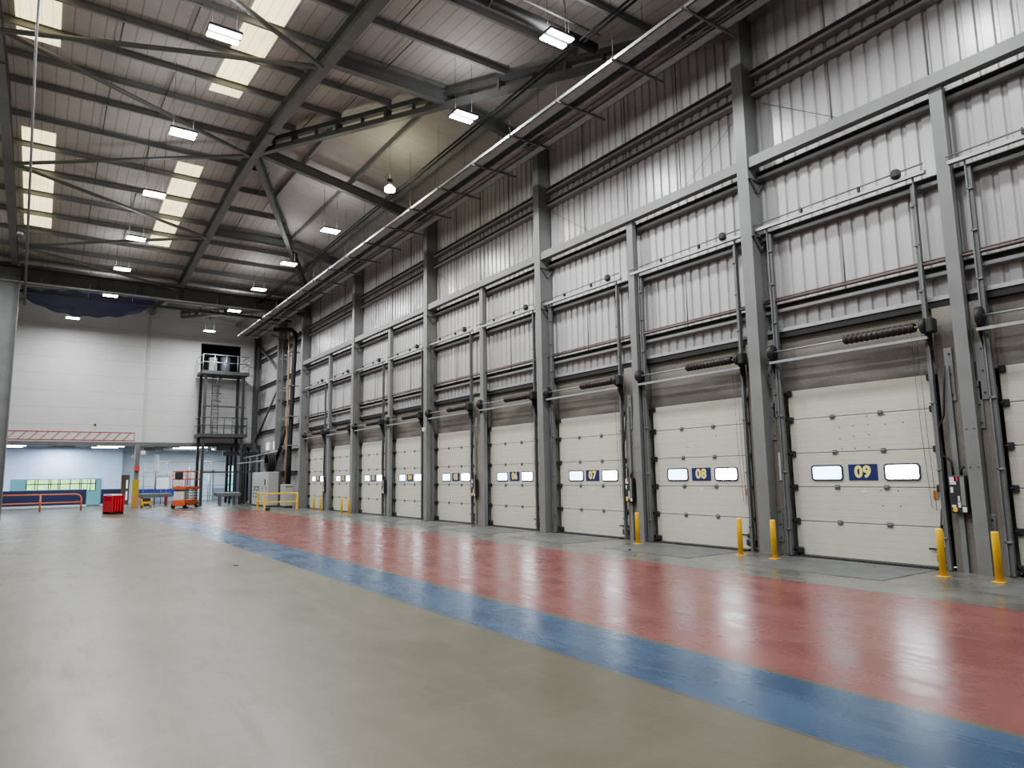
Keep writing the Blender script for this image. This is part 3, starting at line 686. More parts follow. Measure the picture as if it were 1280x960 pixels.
for dx, t in ((0, 'hall side'), (.12, 'wall side')):
    m = MB(); m.tube([(9.62 + dx - .25, -8, 11.3), (9.62 + dx - .25, 40, 11.3)], .028, 8)
    tag(m.build('conduit_pipe', DARKM), 'dark conduit hung above the cable trays, %s one of the pair' % t, 'conduit')

# hanging vertical conduit at left
r = root('drop_conduit', (-.45, 12, 4.2)); m = MB(); m.tube([(-.50, 12.1, 12.3), (-.47, 12, 8.5), (-.34, 11.9, 4.2)], [.018, .018, .016], 8); m.build('pipe', GALVD, r)
m = MB(); m.tube([(-.47, 12, 5.25), (-.46, 12, 5.30)], .04, 8); m.build('coupling', GALVD, r)
tag(r, 'thin pale conduit hanging down near the left edge of the photo', 'conduit')

# ------------------------------------------------------------------ lamps
def lamp(x, y, z, lab, bulb=False, power=330):
    r = root('high_bay_lamp', (x, y, z)); ztop = min(max(zmain(y, c_) for c_ in (-6.28, 23.2, 52.68)), hz(x) if x > HX0 else 99)
    if not bulb:
        m = MB(); m.bbox(x - .34, x + .34, y - .23, y + .23, z + .03, z + .09, .015); m.build('housing', GALVD, r)
        for s_ in (-.13, .13):
            m = MB(); m.bbox(x - .32, x + .32, y + s_ - .075, y + s_ + .075, z, z + .03, .01); m.build('led_panel', LED, r)
    else:
        m = MB(); m.tube([(x, y, z), (x, y, z + .02), (x, y, z + .12), (x, y, z + .22)], [.12, .17, .17, .06], 18); m.build('lamp_glass', BULB, r)
        m = MB(); m.tube([(x, y, z + .22), (x, y, z + .42)], [.08, .08], 14); m.build('housing', DARKM, r)
    m = MB()
    for s_ in ((-.25, .25) if not bulb else (0,)): m.tube([(x + s_, y, z + .08), (x + s_, y, ztop)], .006, 5)
    m.build('suspension', CABLE, r)
    L_ = bpy.data.lights.new('lamp_glow', 'AREA'); L_.shape = 'RECTANGLE'; L_.size = .64; L_.size_y = .4; L_.energy = power
    L_.color = (1., .98, .72) if bulb else (.96, .975, 1.0)
    lo = bpy.data.objects.new('lamp_glow', L_); C.objects.link(lo); lo.location = (0, 0, -.012); lo.parent = r
    if bulb: L_.shape = 'DISK'; L_.size = .24
    L2 = bpy.data.lights.new('added_roof_fill', 'AREA'); L2.shape = 'RECTANGLE'; L2.size = .6; L2.size_y = .4; L2.energy = power * .055; L2.color = L_.color  # added uplight to brighten the roof; real high bays lack it
    l2 = bpy.data.objects.new('added_roof_fill', L2); C.objects.link(l2); l2.location = (0, 0, .1 if not bulb else .44); l2.rotation_euler = (PI, 0, 0); l2.parent = r
    tag(r, lab, 'lamp', 'high bay lamps'); return r
ys = [10.54, 14.43, 19.6, 24.4, 29.3, 34.2, 39.4, 45.7]
ordn = ['nearest', 'second', 'third', 'fourth', 'fifth', 'sixth', 'seventh', 'eighth']
for i, y in enumerate(ys):
    if i == 2: lamp(8.85, y, 10.9, 'single round warm yellowish lamp in the row nearer the dock wall', True, 170)
    else: lamp([8.65, 8.6, 0, 8.57, 8.45, 8.42, 8.41, 8.31][i], y, 11, 'twin panel white lamp, %s along the row nearer the dock wall' % (ordn[i] if i < 7 else 'last'))
ysB = [14.35, 19.36, 24.23, 29.23, 33.92, 39.23, 45.86]
for i, y in enumerate(ysB):
    lamp([2.64, 2.63, 2.53, 2.51, 2.45, 2.38, .99][i], y, 11, 'twin panel white lamp, %s along the row over the open floor' % (ordn[i] if i < 6 else 'last'))
for i, (x, y) in enumerate([(8.65, 5.2), (8.65, 0), (8.65, -5.5), (2.6, 9.4), (2.6, 4.2), (2.6, -1), (-3.6, 14.4), (-3.6, 24.3), (-3.6, 34), (-3.6, 4.2), (-9.6, 19), (-9.6, 30), (-9.6, 8)]):
    lamp(x, y, 11, 'twin panel white lamp outside the frame of the photo', power=330)

# ------------------------------------------------------------------ white end wall, opening below
m = MB()
OX0, OX1, OZ0, OZ1 = 8.45, 11.0, 8.85, 10.8
m.box(XL, OX0, FARY, FARY + .2, 4.05, 13.6); m.box(OX1, 12.7, FARY, FARY + .2, 4.05, 13.6); m.box(OX0, OX1, FARY, FARY + .2, 4.05, OZ0); m.box(OX0, OX1, FARY, FARY + .2, OZ1, 13.6)
tag(m.build('wall_far_upper', WHITEWALL), 'white panelled end wall hanging above the open lower area', 'wall', struct=True)
m = MB(); m.box(OX0 - .2, OX1 + .2, FARY + 2.5, FARY + 2.6, OZ0 - .2, OZ1 + .2); m.box(OX0 - .2, OX0 - .1, FARY + .2, FARY + 2.6, OZ0 - .2, OZ1 + .2); m.box(OX1 + .1, OX1 + .2, FARY + .2, FARY + 2.6, OZ0 - .2, OZ1 + .2); m.box(OX0 - .2, OX1 + .2, FARY + .2, FARY + 2.6, OZ0 - .2, OZ0 - .1); m.box(OX0 - .2, OX1 + .2, FARY + .2, FARY + 2.6, OZ1 + .1, OZ1 + .2)
tag(m.build('wall_plant_recess', mat('plant_room_dark', (.05, .05, .055), .7)), 'dark plant room recess behind the opening above the access tower', 'wall', struct=True)
m = MB(); m.box(5.22, 5.36, FARY - .04, FARY, 4.05, 12.4); tag(m.build('trim_3', CREAM), 'narrow vertical cover strip on the white end wall above the yellow footed post', 'trim', struct=True)
m = MB(); m.box(XL, 12.3, FARY - .08, FARY + .25, 3.82, 4.05); tag(m.build('trim_4', STEELD), 'dark steel header along the bottom edge of the white wall', 'trim', struct=True)
m = MB(); m.box(XL, 12.6, FARY + .2, 61, 3.95, 4.0); tag(m.build('ceiling_lower', mat('grey_soffit', (.30, .32, .34), .6)), 'low grey soffit over the area beyond the white wall', 'ceiling', struct=True)
# hatched orange strip
r = root('hazard_strip', (1.5, FARY - .01, 4.15)); m = MB(); yy = FARY - .015
m.box(-2.6, 4.78, yy, FARY, 4.62, 4.67); m.box(-2.6, 4.78, yy, FARY, 4.13, 4.18); m.box(4.75, 4.78, yy, FARY, 4.14, 4.66); m.build('border', REDLINE, r)
for k in range(13):
    x = -2.3 + k * .535; m = MB(); m.beam((x, yy - .002, 4.16), (x + .42, yy - .002, 4.64), .03, .05, up=(0, 1, 0)); m.build('diagonal_bar', REDLINE, r)
tag(r, 'orange red outlined hatched strip along the foot of the white wall', 'hazard strip')
m = MB(); m.tube([(2.6, FARY - .05, 5.1), (2.6, FARY, 5.1)], .06, 12); tag(m.build('wall_sensor', BLACK), 'small black round fitting on the white wall above the hatched strip', 'fitting')

# back walls of the lower area
m = MB(); m.box(XL, -1.5, 54, 54.15, 1.1, 3.95); m.box(-1.5, 3.42, 54, 54.15, 1.83, 3.95); m.box(3.42, 4.62, 54, 54.15, 1.05, 3.95)
tag(m.build('wall_far_left', BLUEW), 'pale blue office wall beyond the opening, above the navy dado', 'wall', struct=True)
m = MB(); m.box(4.5, 4.62, 54.15, 60, 0, 3.95); tag(m.build('wall_far_return', mat('return_blue', (.42, .55, .72), .6)), 'pale blue return wall behind the yellow footed post', 'wall', struct=True)
m = MB(); m.box(XL, 2.65, 53.98, 54.15, .12, 1.1); m.box(3.45, 4.62, 53.98, 54.15, .12, 1.1); tag(m.build('wall_far_dado', NAVY), 'navy blue painted dado of the pale blue wall', 'wall', struct=True)
m = MB(); m.box(XL, 2.65, 53.94, 54.15, 0, .12); m.box(3.45, 4.62, 53.94, 54.15, 0, .12); tag(m.build('baseboard_far', CABG), 'grey skirting under the navy dado', 'baseboard', struct=True)
# window band
r = root('window_1', (.6, 54.0, 1.12)); fr = MB()
fr.box(-1.5, 2.65, 53.97, 54.1, 1.78, 1.84); fr.box(-1.5, 2.65, 53.97, 54.1, 1.1, 1.14); fr.box(-1.52, -1.47, 53.97, 54.1, 1.1, 1.84); fr.box(3.40, 3.46, 53.95, 54.12, 0, 1.84); fr.box(2.63, 2.68, 53.95, 54.12, 0, 1.84); fr.box(2.6, 3.46, 53.97, 54.1, 1.78, 1.84)
fr.build('frame', mat('teal_frame', (.14, .30, .34), .5), r)
tag(r, 'long low office window with teal frame above the navy dado', 'window', struct=True)
GL = bpy.data.materials.new('window_glass'); GL.use_nodes = True
_b = GL.node_tree.nodes['Principled BSDF']; _b.inputs['Transmission Weight'].default_value = 1; _b.inputs['Roughness'].default_value = .02; _b.inputs['IOR'].default_value = 1.1; _b.inputs['Base Color'].default_value = (.72, .90, .93, 1)
m = MB(); m.poly([(-1.5, 54.05, 1.14), (2.64, 54.05, 1.14), (2.64, 54.05, 1.78), (-1.5, 54.05, 1.78)]); m.build('glass', GL, r)
m = MB(); m.poly([(2.68, 54.05, .02), (3.4, 54.05, .02), (3.4, 54.05, 1.78), (2.68, 54.05, 1.78)]); m.build('glass', GL, r)
# office interior with outside windows
OFF = mat('office_wall_glow', (.45, .72, .78), .6, emis=(.35, .66, .72), estr=.55)  # wall emits by itself, the room's brightness is put into its material
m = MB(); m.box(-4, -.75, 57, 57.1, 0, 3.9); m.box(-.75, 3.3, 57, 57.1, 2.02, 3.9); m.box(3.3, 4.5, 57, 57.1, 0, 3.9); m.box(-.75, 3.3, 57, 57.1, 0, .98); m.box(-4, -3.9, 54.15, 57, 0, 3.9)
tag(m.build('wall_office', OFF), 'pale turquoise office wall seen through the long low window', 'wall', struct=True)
r = root('window_2', (1.3, 57, 1.0)); m = MB()
for x in (-.75, -.28, -.12, .5, .62, 1.05, 1.15, 1.75, 2.3, 2.4, 2.95, 3.25): m.box(x, x + .05, 56.98, 57.08, .98, 2.02)
m.box(-.75, 3.3, 56.98, 57.08, 1.46, 1.52); m.box(-.75, 3.3, 56.98, 57.08, .98, 1.03); m.build('frame', mat('grey_frame', (.12, .16, .18), .5), r)
m = MB(); m.poly([(-.75, 57.05, .98), (3.3, 57.05, .98), (3.3, 57.05, 2.02), (-.75, 57.05, 2.02)]); m.build('glass', GL, r)
tag(r, 'row of outside windows with bright greenery, seen through the office', 'window', struct=True)
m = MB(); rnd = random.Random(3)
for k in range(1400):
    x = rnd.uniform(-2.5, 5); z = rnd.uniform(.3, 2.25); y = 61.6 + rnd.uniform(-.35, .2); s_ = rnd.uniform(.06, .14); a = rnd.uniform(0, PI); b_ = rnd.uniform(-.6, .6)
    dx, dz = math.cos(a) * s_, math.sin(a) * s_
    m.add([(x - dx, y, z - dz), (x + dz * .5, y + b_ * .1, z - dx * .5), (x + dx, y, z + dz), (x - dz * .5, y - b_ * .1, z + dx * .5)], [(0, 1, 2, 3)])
tag(m.build('hedge', mat('leaf_green_glow', (.42, .62, .12), .7, 0, .3, 3, emis=(.80, .95, .30), estr=1.5)), 'bright green hedge outside the office windows', 'hedge')  # leaves emit, outdoor light is put into their material
# right back wall
m = MB(); m.box(4.62, 12.6, 60, 60.15, .95, 3.95); tag(m.build('wall_far_right', WHITEW), 'bright white back wall behind the orange scissor lift', 'wall', struct=True)
m = MB(); m.box(4.62, 9.3, 59.98, 60.15, .4, .98); tag(m.build('wall_far_right_band', BLUEB), 'royal blue painted band on the back wall behind the conveyor', 'wall', struct=True)
m = MB(); m.box(4.62, 12.6, 60.0, 60.15, 0, .95); tag(m.build('wall_far_right_foot', mat('grey_blue', (.30, .36, .45), .6)), 'grey blue foot of the white back wall', 'wall', struct=True)
r = root('door_11', (10.6, 59.9, 0)); m = MB(); m.box(9.8, 11.6, 59.9, 59.97, 0, 2.3); m.build('curtain', SHUT, r)
m = MB(); m.box(9.7, 9.8, 59.86, 59.97, 0, 2.4); m.box(11.6, 11.7, 59.86, 59.97, 0, 2.4); m.box(9.7, 11.7, 59.86, 59.97, 2.3, 2.4); m.build('frame', GALV, r)
tag(r, 'bright pale blue roller shutter in the back wall behind the tower legs', 'shutter door', struct=True)
r = root('door_12', (5.2, 56, 0)); m = MB(); m.box(4.68, 5.22, 55.9, 55.95, 0, 1.98); m.build('leaf', WOOD, r)
m = MB(); m.box(5.22, 5.3, 55.88, 55.96, 0, 2.05); m.box(4.62, 5.3, 55.88, 55.96, 1.98, 2.05); m.build('frame', STEELD, r)
for z_ in (1.1, .3): m = MB(); m.box(5.1, 5.2, 55.88, 55.9, z_, z_ + .6); m.build('glazing', DIMP, r)
tag(r, 'brown timber door with narrow bright vision panels behind the yellow footed post', 'door', struct=True)
m = MB(); m.box(4.62, 5.6, 55.96, 56.05, 0, 3.95); tag(m.build('wall_far_partition', WHITEW), 'short white partition holding the brown timber door', 'wall', struct=True)
# tall bright window near the corner
r = root('window_3', (12.3, 55, .6)); m = MB(); m.box(11.55, 11.6, 54.2, 54.25, .7, 2.7); m.box(12.15, 12.2, 54.2, 54.25, .7, 2.7)
for z in (.7, 1.25, 1.85, 2.65): m.box(11.55, 12.2, 54.2, 54.25, z, z + .06)
m.build('frame', DARKM, r); m = MB(); m.box(11.6, 12.15, 54.22, 54.23, .7, 2.7); m.build('pane', mat('cyan_pane', (.4, .8, .85), .3, emis=(.35, .85, .95), estr=1.), r)
tag(r, 'tall bright turquoise window in dark frame left of the grey cabinets', 'window', struct=True)

# lower area lights
for x, y, lw, t in ((-1.6, 51.0, 1.4, 'far left'), (3.5, 51.0, 1.5, 'left of the yellow footed post'), (8.4, 51.2, 1.7, 'above the scissor lift'), (10.6, 52.5, .6, 'behind the access tower')):
    r = root('batten_light', (x, y, 3.8))
    for s_ in (-.2, .2):
        m = MB(); m.bbox(x - lw / 2 - s_ * .5, x + lw / 2 - s_ * .5, y + s_ * 4.2 - .05, y + s_ * 4.2 + .05, 3.80, 3.85, .01); m.build('tube', TUBE, r)
        m = MB(); m.bbox(x - lw / 2 - s_ * .5, x + lw / 2 - s_ * .5, y + s_ * 4.2 - .08, y + s_ * 4.2 + .08, 3.85, 3.93, .01); m.build('batten', GALV, r)
    L_ = bpy.data.lights.new('batten_glow', 'AREA'); L_.shape = 'RECTANGLE'; L_.size = lw; L_.size_y = .6; L_.energy = 170; L_.color = (.80, .90, 1.0)
    lo = bpy.data.objects.new('batten_glow', L_); C.objects.link(lo); lo.parent = r; lo.location = (0, 0, -.02)
    tag(r, 'pair of bright fluorescent battens under the low soffit, %s' % t, 'light', 'fluorescent battens under the low soffit')
for x in (-7, 1, 7, 11):  # extra lights in batten housings, added to brighten the lower area
    L_ = bpy.data.lights.new('batten_glow', 'AREA'); L_.shape = 'RECTANGLE'; L_.size = 1.5; L_.size_y = .3; L_.energy = 180; L_.color = (.82, .91, 1.0)
    r = root('batten_light', (x, 56.5 if x > 5 else 52.8, 3.86)); lo = bpy.data.objects.new('batten_glow', L_); C.objects.link(lo); lo.parent = r; lo.location = (0, 0, -.05)
    m = MB(); yy = WLOC[r.name].y; m.bbox(x - .75, x + .75, yy - .1, yy + .1, 3.84, 3.93, .01); m.build('batten', GALV, r); tag(r, 'added fill light under the low soffit towards the back wall', 'light', 'added fill lights deep under the soffit')
# duct work under soffit
for x0, x1, y, z, t in ((5.6, 6.4, 52, 3.6, 'short grey duct under the soffit right of the yellow footed post'), (6.5, 9.9, 53.5, 3.7, 'long grey cable duct under the soffit above the scissor lift'), (9.9, 12.2, 50.6, 3.62, 'grey duct under the soffit at the dock wall side')):
    m = MB(); m.bbox(x0, x1, y - .3, y + .3, z, z + .25, .03); tag(m.build('duct', GALV), t, 'duct')

# post with yellow foot
r = root('support_post', (4.95, 48.6, 0)); m = MB(); m.ibeam((4.95, 48.6, 0), (4.95, 48.6, 3.9), .26, .26, .03, up=(1, 0, 0)); m.build('shaft', mat('post_grey', (.24, .23, .21), .5), r)
m = MB(); m.bbox(4.78, 5.12, 48.42, 48.78, 0, 1.7, .02); m.build('yellow_guard', mat('dull_yellow', (.42, .33, .03), .5), r)
m = MB(); m.box(4.84, 5.1, 48.38, 48.41, 2.25, 2.55); m.build('red_sign', LABELR, r)
m = MB(); m.bbox(4.78, 5.12, 48.39, 48.44, .0, .75, .01); m.build('orange_guard', mat('dull_orange', (.50, .25, .06), .5), r)
m = MB(); m.bbox(5.12, 5.4, 48.45, 48.6, 3.25, 3.5, .03); m.tube([(4.75, 48.5, 3.25), (4.62, 48.5, 3.1), (4.75, 48.5, 3.0)], .02, 6); m.build('light_fitting', WHITEP, r)
tag(r, 'grey support post with yellow lower half and small red sign', 'post')

# left big column, its unlit look painted in with the darker steel colour
r = root('steel_column', (-1.8, 37.4, 0))
m = MB(); m.box(-1.33, -1.30, 37.2, 37.6, 0, 11.4); m.build('front_flange', STEELD, r)
m = MB(); m.box(-2.3, -1.33, 37.38, 37.42, 0, 11.4); m.build('web', STEELD, r)
m = MB(); m.box(-2.33, -2.3, 37.2, 37.6, 0, 11.4); m.build('rear_flange', STEELD, r)
tag(r, 'tall grey steel column at the left edge of the photo', 'column')

# blue net
r = root('safety_net', (1.5, 43.5, 11.2)); vs = []; nx, ny = 30, 8
for i in range(nx + 1):
    t = i / nx; x = -1.4 + 6.3 * t; sag = 1.0 * (4 * t * (1 - t)) ** .7
    for j in range(ny + 1):
        s_ = j / ny; z = 11.85 + .25 * t - (sag + .15) * s_ + .04 * math.sin(i * 1.3 + j); y = 43.2 + 1.0 * s_ + .12 * math.sin(j * 2.1 + i * .4)
        vs.append((x, y, z))
m = MB(); m.add(vs, [(i * (ny + 1) + j, (i + 1) * (ny + 1) + j, (i + 1) * (ny + 1) + j + 1, i * (ny + 1) + j + 1) for i in range(nx) for j in range(ny)], True); m.build('netting', NET, r)
m = MB(); m.tube([(-1.5, 43.2, 11.9), (5.2, 43.2, 12.15)], .04, 8); m.tube([(-1.5, 42.9, 12.1), (5.2, 42.9, 12.3)], .03, 8); m.build('support_pipe', GALV, r)
tag(r, 'dark blue netting sagging below the roof before the white wall', 'net')

# orange guard rail
r = root('guard_rail', (0, 46.5, 0)); y = 46.5
m = MB(); m.tube([(-4.2, y, .95), (1.75, y, .93), (1.92, y, .88), (2.02, y, .76), (2.04, y, .6), (2.04, y, 0)], .045, 10); m.build('top_rail', ORAIL, r)
m = MB(); m.tube([(-4.2, y, .46), (2.02, y, .48)], .04, 10); m.build('mid_rail', ORAIL, r)
for x in (.1, -2.0, -4.1): m = MB(); m.tube([(x, y, 0), (x, y, .95)], .05, 10); m.build('post', ORAIL, r)
tag(r, 'orange tubular guard rail with curved end before the navy dado', 'railing')

# red barriers
for k in range(5):
    r = root('barrier', (2.90 + k * .12, 39.9 + k * .045, 0), True, math.radians(20))
    m = MB(); m.bbox(-.03, .03, -.5, .5, .1, .16, .01); m.bbox(-.03, .03, -.5, -.43, .1, .9, .01); m.bbox(-.03, .03, .43, .5, .1, .9, .01); m.bbox(-.03, .03, -.5, .5, .86, .93, .01); m.bbox(-.025, .025, -.44, .44, .14, .62, .01)
    for q in range(6): m.bbox(-.02, .02, -.36 + q * .14, -.33 + q * .14, .6, .88, .005)
    m.build('frame', REDP, r)
    if k < 4: m = MB(); m.bbox(-.045, .045, -.47, .47, .90, .99, .01); m.build('reflective_strip', WHITEP, r)
    m = MB(); m.bbox(-.07, .07, -.42, -.34, 0, .1, .02); m.build('foot', BLACK, r); m = MB(); m.bbox(-.07, .07, .34, .42, 0, .1, .02); m.build('foot', BLACK, r)
    tag(r, ['leftmost of the stacked red plastic barriers, on black feet', 'second from left of the stacked red plastic barriers', 'middle of the five stacked red plastic barriers', 'fourth from left of the stacked red plastic barriers, with pale top', 'rightmost of the stacked red plastic barriers without a pale strip'][k], 'barrier', 'stacked red pedestrian barriers')

# yellow tool box at post
r = root('toolbox', (5.35, 47.3, 0)); m = MB(); m.bbox(5.15, 5.72, 47.1, 47.4, .08, .52, .05); m.build('body', YEL, r)
m = MB(); m.bbox(5.22, 5.65, 47.08, 47.14, .38, .58, .03); m.bbox(5.28, 5.6, 47.06, 47.12, .12, .25, .03); m.build('dark_panel', DARKM, r)
for x in (5.2, 5.67): m = MB(); m.tube([(x - .03, 47.15, .08), (x + .03, 47.15, .08)], .08, 12); m.build('wheel', BLACK, r)
tag(r, 'small orange yellow wheeled machine at the foot of the yellow footed post', 'cart')

# conveyors
def conveyor(x0, x1, y, lab, legm):
    r = root('conveyor', ((x0 + x1) / 2, y, 0)); m = MB(); m.bbox(x0, x1, y - .35, y - .29, .56, .76, .01); m.bbox(x0, x1, y + .29, y + .35, .62, .82, .01); m.build('side_frame', GALVD, r)
    m = MB(); q = x0 + .08
    while q < x1 - .05: m.tube([(q, y - .3, .78), (q, y + .3, .78)], .03, 8); q += .12
    m.build('rollers', GALV, r)
    for x in (x0 + .3, x1 - .3):
        for yy in (y - .3, y + .3): m = MB(); m.bbox(x - .05, x + .05, yy - .04, yy + .04, 0, .64, .01); m.build('leg', legm, r)
    tag(r, lab, 'conveyor')
conveyor(5.2, 7.2, 50.0, 'grey roller conveyor behind the yellow footed post, reaching the scissor lift', mat('dull_red', (.35, .05, .06), .5))
conveyor(9.2, 10.7, 46.5, 'short grey roller conveyor between scissor lift and grey cabinets', GALVD)
# fence of thin rails
for y, x0, x1, z1, t in ((52.5, 5.4, 11.4, 1.95, 'front'), (56, 6.2, 11.8, 3.0, 'taller rear')):
    r = root('handrail_fence', ((x0 + x1) / 2, y, 0)); m = MB()
    for z in ((z1, z1 * .62, .5) if y < 54 else (z1, z1 - .8)): m.tube([(x0, y, z), (x1, y, z)], .022, 6)
    m.build('rails', GALV, r); k = x0
    while k <= x1 + .01: m = MB(); m.tube([(k, y, 0), (k, y, z1)], .03, 8); m.build('post', GALV, r); k += 1.5
    tag(r, '%s thin grey handrail fence behind the scissor lift' % t, 'fence')
r = root('notice_frame', (7.0, 52.3, 1.0)); m = MB(); m.box(6.55, 7.4, 52.3, 52.32, 1.05, 1.85); m.build('panel', WHITEP, r)
m = MB(); m.box(6.52, 6.56, 52.28, 52.33, 1.0, 1.9); m.box(7.38, 7.42, 52.28, 52.33, 1.0, 1.9); m.box(6.52, 7.42, 52.28, 52.33, 1.86, 1.9); m.box(6.52, 7.42, 52.28, 52.33, 1.0, 1.04); m.tube([(6.5, 52.3, 0), (6.5, 52.3, 3.1)], .04, 8); m.build('frame', GALVD, r)
m = MB(); m.bbox(6.35, 6.65, 52.2, 52.4, 2.2, 3.4, .03); m.build('grey_box', CABG, r)
tag(r, 'white notice panel on a pole with grey box behind the conveyor', 'notice board')

# ------------------------------------------------------------------ scissor lift
r = root('scissor_lift', (7.2, 44.6, 0), True, math.radians(56))
m = MB(); m.bbox(-.9, .9, -.36, .36, .14, .48, .03); m.build('chassis', ORANGE, r)
for x in (-.68, .68):
    for y in (-.38, .38):
        wm = MB(); wm.tube([(x, y - .06, .15), (x, y - .055, .15), (x, y + .055, .15), (x, y + .06, .15)], [.12, .15, .15, .12], 18); wh = wm.build('wheel', BLACK, r)
        hm = MB(); s_ = -1 if y < 0 else 1; hm.tube([(x, y + s_ * .058, .15), (x, y + s_ * .07, .15)], .07, 12); hm.build('wheel_hub', WHITEP, r)
for lev in range(4):
    z0 = .5 + lev * .15
    for y in (-.28, .28):
        m = MB(); m.beam((-.78, y, z0), (.78, y, z0 + .13), .035, .055); m.build('scissor_arm', mat('lift_cream', (.42, .37, .27), .5, 0, .15, 8), r)
        m = MB(); m.beam((-.78, y + .04, z0 + .13), (.78, y + .04, z0), .035, .055); m.build('scissor_arm', MATS['lift_cream'], r)
m = MB(); m.bbox(-.86, -.80, -.3, .3, .5, .98, .01); m.build('end_cover', mat('lift_white', (.60, .60, .55), .5), r)
m = MB(); m.bbox(-.95, .95, -.38, .38, 1.08, 1.24, .02); m.build('platform_deck', ORANGE, r)
m = MB()
for z in (2.14, 1.68):
    m.tube([(-.92, -.36, z), (.92, -.36, z), (.92, .36, z), (-.92, .36, z), (-.92, -.36, z)], .032, 8)
for x, y in ((-.92, -.36), (-.3, -.36), (.3, -.36), (.92, -.36), (.92, .36), (.3, .36), (-.3, .36), (-.92, .36), (-.92, 0)): m.tube([(x, y, 1.24), (x, y, 2.14)], .022, 8)
m.build('guard_rails', ORANGE, r)
m = MB(); m.bbox(-1.0, -.9, -.22, .22, 1.7, 2.1, .02); m.build('control_panel', DARKM, r)
m = MB(); m.bbox(-.98, -.95, -.3, .3, 1.28, 1.62, .01); m.build('white_board', MATS['lift_white'], r)
m = MB(); m.bbox(-.75, -.5, .0, .3, 1.25, 1.55, .04); m.build('blue_bag', BLUEB, r)
tag(r, 'orange scissor lift parked before the conveyor with its platform lowered', 'scissor lift')

TOWER = mat('tower_steel', (.075, .078, .08), .5, .1, .1, 4)
# ------------------------------------------------------------------ access tower
r = root('access_tower', (9.6, 47.6, 0)); TX0, TX1, TY0, TY1 = 8.35, 10.95, 46.9, 48.7
for x in (TX0 + .1, TX1 - .15):
    for y in (TY0 + .1, TY1 - .1): m = MB(); m.ibeam((x, y, 0), (x, y, 8.6), .16, .16, .02, up=(1, 0, 0)); m.build('leg', TOWER, r)
for z, t in ((4.35, 'lower'), (8.45, 'upper')):
    m = MB(); m.box(TX0 - .15, TX1 + .15, TY0 - .1, TY1, z, z + .22); m.build('platform', TOWER, r)
    m = MB()
    for h in (.55, 1.05): m.tube([(TX0 - .12, TY1, z + .22 + h), (TX0 - .12, TY0 - .05, z + .22 + h), (TX1 + .12, TY0 - .05, z + .22 + h), (TX1 + .12, TY1, z + .22 + h)], .028, 8)
    for k in range(5): x = TX0 - .12 + (TX1 - TX0 + .24) * k / 4; m.tube([(x, TY0 - .05, z + .2), (x, TY0 - .05, z + 1.27)], .028, 8)
    m.build('handrail', GALV if z > 5 else TOWER, r)
for z_, e_ in ((6.35, 0), (2.1, .8)): m = MB(); m.beam((TX0, TY0 + .1, z_), (TX1 + e_, TY0 + .1, z_), .1, .1); m.build('tie_beam', TOWER, r)
m = MB()
for x in (8.95, 9.35): m.tube([(x, TY0 + .5, 4.5), (x, TY0 + .5, 8.6)], .022, 6)
for k in range(14): m.tube([(8.95, TY0 + .5, 4.7 + k * .3), (9.35, TY0 + .5, 4.7 + k * .3)], .015, 6)
m.build('ladder', TOWER, r)
m = MB()
for z in (6.7, 7.2, 7.7, 8.2): m.tube([(8.9, TY0 + .5, z), (8.85, TY0 + .15, z), (9.15, TY0 - .05, z), (9.45, TY0 + .15, z), (9.4, TY0 + .5, z)], .018, 6)
m.tube([(9.15, TY0 - .05, 6.6), (9.15, TY0 - .05, 8.3)], .018, 6); m.build('ladder_cage', DARKM, r)
m = MB()
for x in (10.2, 10.6): m.tube([(x, TY0 + .2, 4.5), (x, TY0 + .2, 5.7)], .02, 6)
for k in range(4): m.tube([(10.2, TY0 + .2, 4.75 + k * .28), (10.6, TY0 + .2, 4.75 + k * .28)], .015, 6)
m.build('gate', TOWER, r)
tag(r, 'grey steel access tower with two railed platforms before the white wall', 'access tower')
m = MB(); m.bbox(9.0, 9.5, 49.0, 49.5, 8.9, 9.9, .03); tag(m.build('control_cabinet', CABG), 'pale grey cabinet in the dark opening above the access tower', 'cabinet')
m = MB(); m.tube([(10.15, 49.6, 8.85), (10.15, 49.6, 10.0), (10.15, 49.6, 10.1)], [.33, .33, .2], 20); tag(m.build('storage_tank', TANK), 'blue grey cylindrical tank in the dark opening above the access tower', 'tank')
# dark framework right of tower at low level
for x, y in ((11.2, 47.6), (11.55, 49.6), (10.7, 49.4), (10.9, 51.5), (11.9, 51.5), (11.95, 46.9), (12.1, 50.6)):
    m = MB(); m.beam((x, y, 0), (x, y, 3.85), .14, .14, up=(0, 1, 0)); tag(m.build('frame_post', DARKM), 'dark steel frame post under the header between tower and cabinets', 'post', 'dark frame posts right of the tower')
m = MB(); m.beam((9.8, 47.6, 3.3), (12.0, 47.6, 3.3), .2, .25); tag(m.build('frame_beam', DARKM), 'dark steel beam over the frame posts right of the tower', 'beam')
m = MB(); m.tube([(10.6, 45.2, 2.95), (12.0, 42.6, 3.3)], .05, 8); m.tube([(10.2, 45.2, 2.6), (12.0, 42.8, 2.8)], .05, 8); tag(m.build('galvanised_pipe', GALV), 'pair of bright pipes sloping above the grey cabinets', 'pipe')

